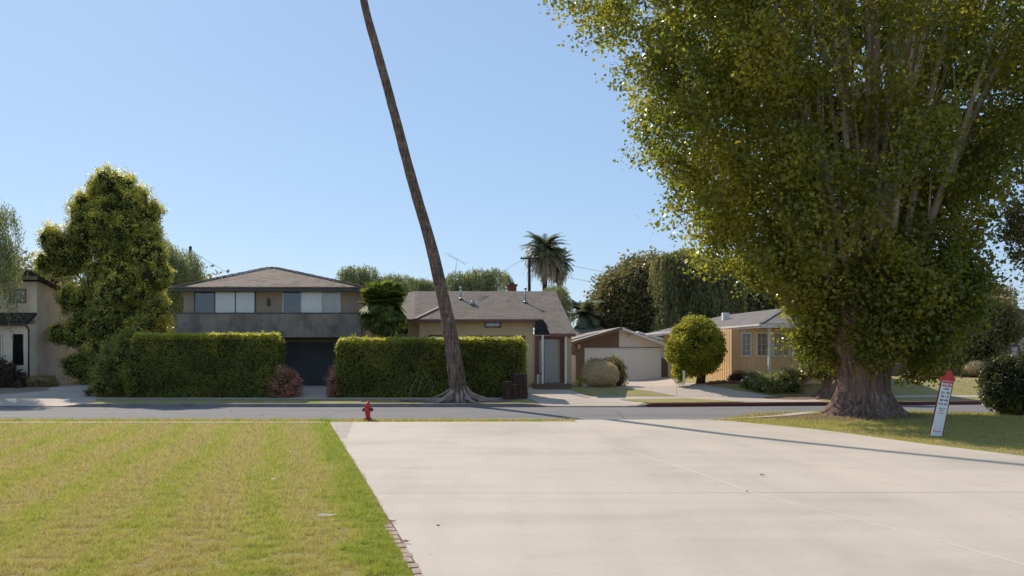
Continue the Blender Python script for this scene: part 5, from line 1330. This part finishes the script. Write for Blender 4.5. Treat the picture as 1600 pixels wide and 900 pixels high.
# ------------------------------------------------------------------ street furniture
# hydrant
hx, hy = X_(576.5, 29.0), 28.75
H = empty('fire_hydrant', (hx, hy, 0), 'red fire hydrant on the grass strip beside the road', 'fire hydrant')
s_ = 1.0
MB().lathe((hx, hy, 0), [(-.03, .07), (.015, .07)], 20).build('ground_pipe', M_hyd2, H)
MB().lathe((hx, hy, 0), [(.015, .145), (.045, .145), (.05, .09), (.07, .088), (.075, .125), (.1, .125), (.105, .085), (.42, .082), (.425, .105), (.455, .105), (.46, .09)], 28).build('barrel', M_hyd, H)
MB().lathe((hx, hy, 0), [(.46, .10), (.49, .105), (.53, .095), (.57, .07), (.595, .04), (.6, .028), (.64, .026), (.645, .01)], 28).build('bonnet', M_hyd, H)
mb = MB()
for k in range(8):
    a = 2*PI*k/8; mb.lathe((hx+.13*math.cos(a), hy+.13*math.sin(a), .045), [(0, .014), (.02, .014)], 6)
mb.build('flange_bolts', M_hyd2, H)
for sx_ in (-1, 1):
    MB().lathe((hx+sx_*.07, hy, .36), [(0, .05), (sx_*.045, .05), (sx_*.046, .066), (sx_*.085, .064), (sx_*.09, .03), (sx_*.11, .028)], 16, 0, 'x').build('nozzle_cap', M_hyd2, H)
MB().lathe((hx, hy-.07, .33), [(0, .062), (-.05, .062), (-.051, .078), (-.09, .075), (-.095, .03), (-.12, .028)], 18, 0, 'y').build('nozzle_cap', M_hyd, H)

mb = MB()
for s in (-1, 1):
    mb.tube([(hx+s*.15, hy-.03, .36), (hx+s*.13, hy-.08, .30), (hx+s*.09, hy-.09, .33)], .006, 5)
mb.build('cap_chain', M_metal, H)
# leaning sign: pencil shaped board on a post
SYd = 22.4
sb = P(1467, 684, SYd); S = empty('leaning_sign', (sb[0], SYd, 0), 'tall narrow white sign with red pointed cap leaning on the grass', 'sign')
# local frame of the board (leans to the right)
bl = Vector(P(1454.5, 680.5, SYd)); br_ = Vector(P(1471.5, 682, SYd)); tl = Vector(P(1473, 594, SYd)); tr = Vector(P(1489, 596, SYd))
def Q(u, v, dy=0):
    p = bl.lerp(br_, u).lerp(tl.lerp(tr, u), v); return Vector((p.x, SYd+dy, p.z))
def qbox(u0, u1, v0, v1, d0, d1):
    return [Q(u0, v0, d0), Q(u1, v0, d0), Q(u1, v1, d0), Q(u0, v1, d0), Q(u0, v0, d1), Q(u1, v0, d1), Q(u1, v1, d1), Q(u0, v1, d1)]
BF = [(0, 1, 2, 3), (7, 6, 5, 4), (0, 4, 5, 1), (1, 5, 6, 2), (2, 6, 7, 3), (3, 7, 4, 0)]
pn = MB().add(qbox(0, 1, 0, 1, 0, .02), BF).build('panel', M_signw, S)
MB().add(qbox(1.0, 1.09, .02, 1, .002, .11), BF).add(qbox(.0, 1.0, .02, 1, .022, .11), BF).build('backing_post', M_signp, S)
st0 = Q(.8, 0, .04); MB().bar((st0.x+.0, SYd+.05, -.15), (st0.x+.035, SYd+.05, st0.z+.1), .05, .05).build('stake', M_signp, S)
cp = MB(); w2 = [Q(-.14, 1.0), Q(1.14, 1.0), Q(1.16, 1.055), Q(.86, 1.10), Q(.68, 1.125), Q(.70, 1.165), Q(.60, 1.19), Q(.42, 1.185), Q(.36, 1.155), Q(.38, 1.12), Q(.12, 1.08), Q(-.16, 1.05)]
n = len(w2); vs = [v+Vector((0, -.03, 0)) for v in w2]+[v+Vector((0, .10, 0)) for v in w2]
cp.add(vs, [tuple(range(n)), tuple(reversed(range(n, 2*n)))]+[(i, n+i, n+(i+1) % n, (i+1) % n) for i in range(n)]); cp.build('cap', M_signr, S, .006)
hd = MB().add(qbox(.01, .99, .955, .985, -.004, -.0005), BF).add(qbox(.01, .99, .895, .915, -.004, -.0005), BF); hd.build('header_band', M_signr, pn)
# lines of small lettering strokes
rl = random.Random(21)
def letters(mb, u0, u1, v, h, n, d=-.003):
    w = (u1-u0)/n
    for k in range(n):
        if n > 7 and k == n//2: continue
        a = u0+k*w+.12*w; b = a+w*.66; t_ = .2*w; kk = rl.randrange(4)
        mb.add(qbox(a, a+t_*1.3, v, v+h, d, -.0005), BF)
        if kk != 1: mb.add(qbox(b-t_*1.3, b, v, v+h, d, -.0005), BF)
        if kk in (0, 2): mb.add(qbox(a+t_*1.3, b-t_*1.3, v+h*.82, v+h, d, -.0005), BF)
        if kk in (1, 2, 3): mb.add(qbox(a+t_*1.3, b-t_*1.3, v, v+h*.18, d, -.0005), BF)
        if kk in (0, 3): mb.add(qbox(a+t_*1.3, b-t_*1.3, v+h*.42, v+h*.58, d, -.0005), BF)
tx = MB()
for v, u0, u1, n in ((.835, .22, .78, 5), (.765, .10, .92, 8), (.70, .14, .88, 6), (.63, .12, .90, 9), (.56, .08, .94, 8), ): letters(tx, u0, u1, v, .036, n)
for v, u0, u1, n in ((.49, .22, .78, 7), (.405, .22, .72, 8)): letters(tx, u0, u1, v, .02, n)
tx.build('lettering', M_signd, pn)
tr_ = MB(); letters(tr_, .1, .9, .925, .02, 10); letters(tr_, .30, .64, .45, .022, 4); letters(tr_, .28, .9, .075, .018, 9); letters(tr_, .08, .22, .075, .035, 1)
tr_.build('red_lettering', M_signr, pn)

# white stake in the parkway and marker post
yk = gf(1057, 620)[1]; xk = X_(1057, yk)
mk = empty('marker_stake', (xk, yk, zfar(xk, yk)), 'thin white stake with a small plate on the grass by the kerb', 'stake')
MB().tube([(xk, yk, zfar(xk, yk)-.05), (xk+.01, yk, Z_(592, yk))], .014, 8).build('stake', M_white, mk)
MB().box(xk-.05, xk+.05, yk-.02, yk-.016, Z_(596, yk), Z_(591, yk)).build('plate', M_white, mk)
tag(MB().box(X_(1068.5, 47)-.06, X_(1068.5, 47)+.06, 46.95, 47.07, .7, Z_(579, 47)).build('marker_post', M_white, None, .01), 'short white post on the lawn left of the round tree', 'post')
# logs at the end of the hedge
for (a, t_, b, r, lab) in ((812.5, 584, 624, 10.5, 'tallest dark log standing at the right end of the hedge'), (792.5, 596, 625, 8, 'short upright log at the left of the log group by the hedge end'), (803, 600, 625.5, 6.5, 'short upright log in front of the tallest log by the hedge end')):
    y = 42.9 if r > 9 else 42.6; x = X_(a, y); z = zfar(x, y); zt6 = Z_(t_, y); rr2 = r*y/F
    lg = empty('upright_log', (x, y, z), lab, 'log', 'upright logs at the end of the hedge')
    fluted('bark', x, y, z-.02, [(0, rr2*1.08), (.2, rr2), ((zt6-z)*.6, rr2*.95), (zt6-z, rr2*.97)], 7, .06, M_log, lg, 0, a)
    MB().lathe((x, y, zt6-.018), [(0, rr2*.85), (.02, rr2*.8)], 20).build('cut_top', M_cut, lg)
# utility poles and wires
def pole(px, topy, Yd, lab, arms):
    x = X_(px, Yd); z = terr(x, Yd); t = empty('utility_pole', (x, Yd, z), lab, 'utility pole', )
    zt7 = Z_(topy, Yd); MB().tube([(x, Yd, z-.1), (x, Yd, zt7)], [.17, .12], 10).build('pole', M_pole, t)
    for dz, l_ in arms:
        MB().bar((x-l_, Yd, zt7-dz), (x+l_, Yd, zt7-dz), .1, .12).build('crossarm', M_pole, t)
        mb = MB()
        for s in (-.9, -.45, .45, .9): mb.lathe((x+s*l_, Yd, zt7-dz+.06), [(0, .03), (.06, .05), (.12, .03)], 8)
        mb.build('insulators', M_metal, t)
    return x, Yd, zt7
p1 = pole(297.5, 385, 72, 'dark utility pole top rising behind the wispy tree and grey house', ())
p2 = pole(827, 401, 76, 'dark utility pole with crossarm before the tall date palm', ((.15, .75),))
def wire(a, b, sag, lab):
    pts = [Vector(a).lerp(Vector(b), k/16)-Vector((0, 0, sag*4*(k/16)*(1-k/16))) for k in range(17)]
    tag(MB().tube(pts, .012, 4, 0, False).build('overhead_wire', M_wire), lab, 'wire')
wire((p1[0], 72, p1[2]-.3), (p2[0]-.5, 76, p2[2]-.2), 4.6, 'overhead wire sagging between the two utility poles')
wire((p1[0], 72, p1[2]-.8), (-24.5+6, 54, 6.2), .6, 'service wire dropping from the left utility pole to the grey house')
wire((p1[0], 72, p1[2]-.4), (-60, 74, 10.5), 1.0, 'overhead wire running left from the left utility pole')
wire((p2[0], 76, p2[2]-1.2), (60, 84, 8.2), 2.2, 'lower overhead wire running right from the right utility pole')
wire((p2[0]+.6, 76, p2[2]-.1), (60, 84, 10.2), 3.0, 'upper overhead wire running right from the right utility pole')

# fallen bits on the lawn and drive
def litter(px, py, l, w, mat, lab, name='fallen_leaf', cat='leaf'):
    x, y = G(px, py, False); a = random.uniform(-.4, .4); c, s = math.cos(a), math.sin(a); vs = []
    for (u, v, z) in ((-1, 0, .035), (-.4, 1, .05), (.3, .8, .04), (1, 0, .05), (.3, -.9, .03), (-.5, -.8, .032)): vs.append((x+(u*l*c-v*w*s)/2, y+(u*l*s+v*w*c)/2, z))
    return tag(MB().add(vs, [(0, 1, 5), (1, 2, 4, 5), (2, 3, 4)]).build(name, mat), lab, cat)
litter(511, 809, .28, .04, M_pale, 'pale strip of bark lying on the near lawn beside the drive', 'bark_strip', 'bark')
litter(428, 752, .12, .05, M_pale, 'small pale leaf on the lawn between the green mowing bands')
litter(1191, 745, .10, .06, M_dry, 'brown leaf alone in the middle of the concrete drive')
litter(685, 826, .05, .03, M_dry, 'tiny brown speck of leaf near the drive edge')
litter(1168, 771, .045, .03, M_dry, 'tiny brown leaf where the drive seams cross')
litter(613, 819, .12, .05, M_dry, 'curled brown leaf lying across the brick edge of the lawn')
litter(635, 851, .10, .05, M_dry, 'curled brown leaf nearest the camera on the brick edge')

# ------------------------------------------------------------------ world, sun, camera
S_ = Vector((-.68, 1.0, 0)); el = math.atan(1/S_.length)
az = math.atan2(S_.x, S_.y)      # clockwise from +Y
wd = bpy.data.worlds.new('World'); scn.world = wd; wd.use_nodes = True
t = wd.node_tree; bg = t.nodes['Background']
sky = t.nodes.new('ShaderNodeTexSky'); sky.sky_type = 'NISHITA'; sky.sun_disc = False
sky.sun_elevation = el; sky.sun_rotation = az; sky.altitude = 50; sky.air_density = 1.0; sky.dust_density = .3; sky.ozone_density = 1.6
skc = mixc(t, .55, sky.outputs[0], (3.35, 5.0, 7.7))
t.links.new(skc, bg.inputs[0]); bg.inputs[1].default_value = .118
sun = bpy.data.lights.new('sun', 'SUN'); sun.energy = 5.0; sun.angle = math.radians(.53); sun.color = (1, .90, .77)
so = bpy.data.objects.new('sun', sun); COL.objects.link(so)
dirv = Vector((S_.x, S_.y, 1.0)).normalized()
so.rotation_euler = dirv.to_track_quat('Z', 'Y').to_euler(); so.location = (-20, 30, 40)
cam = bpy.data.cameras.new('camera'); co = bpy.data.objects.new('camera', cam); COL.objects.link(co)
cam.sensor_width = 36; cam.lens = 36*F/1600; cam.shift_y = (HY-450)/1600; cam.clip_end = 4000; cam.clip_start = .1
co.location = (0, 0, CZ); co.rotation_euler = (PI/2, 0, 0)
scn.camera = co
scn.view_settings.view_transform = 'Standard'; scn.view_settings.look = 'None'; scn.view_settings.exposure = 0; scn.view_settings.gamma = 1
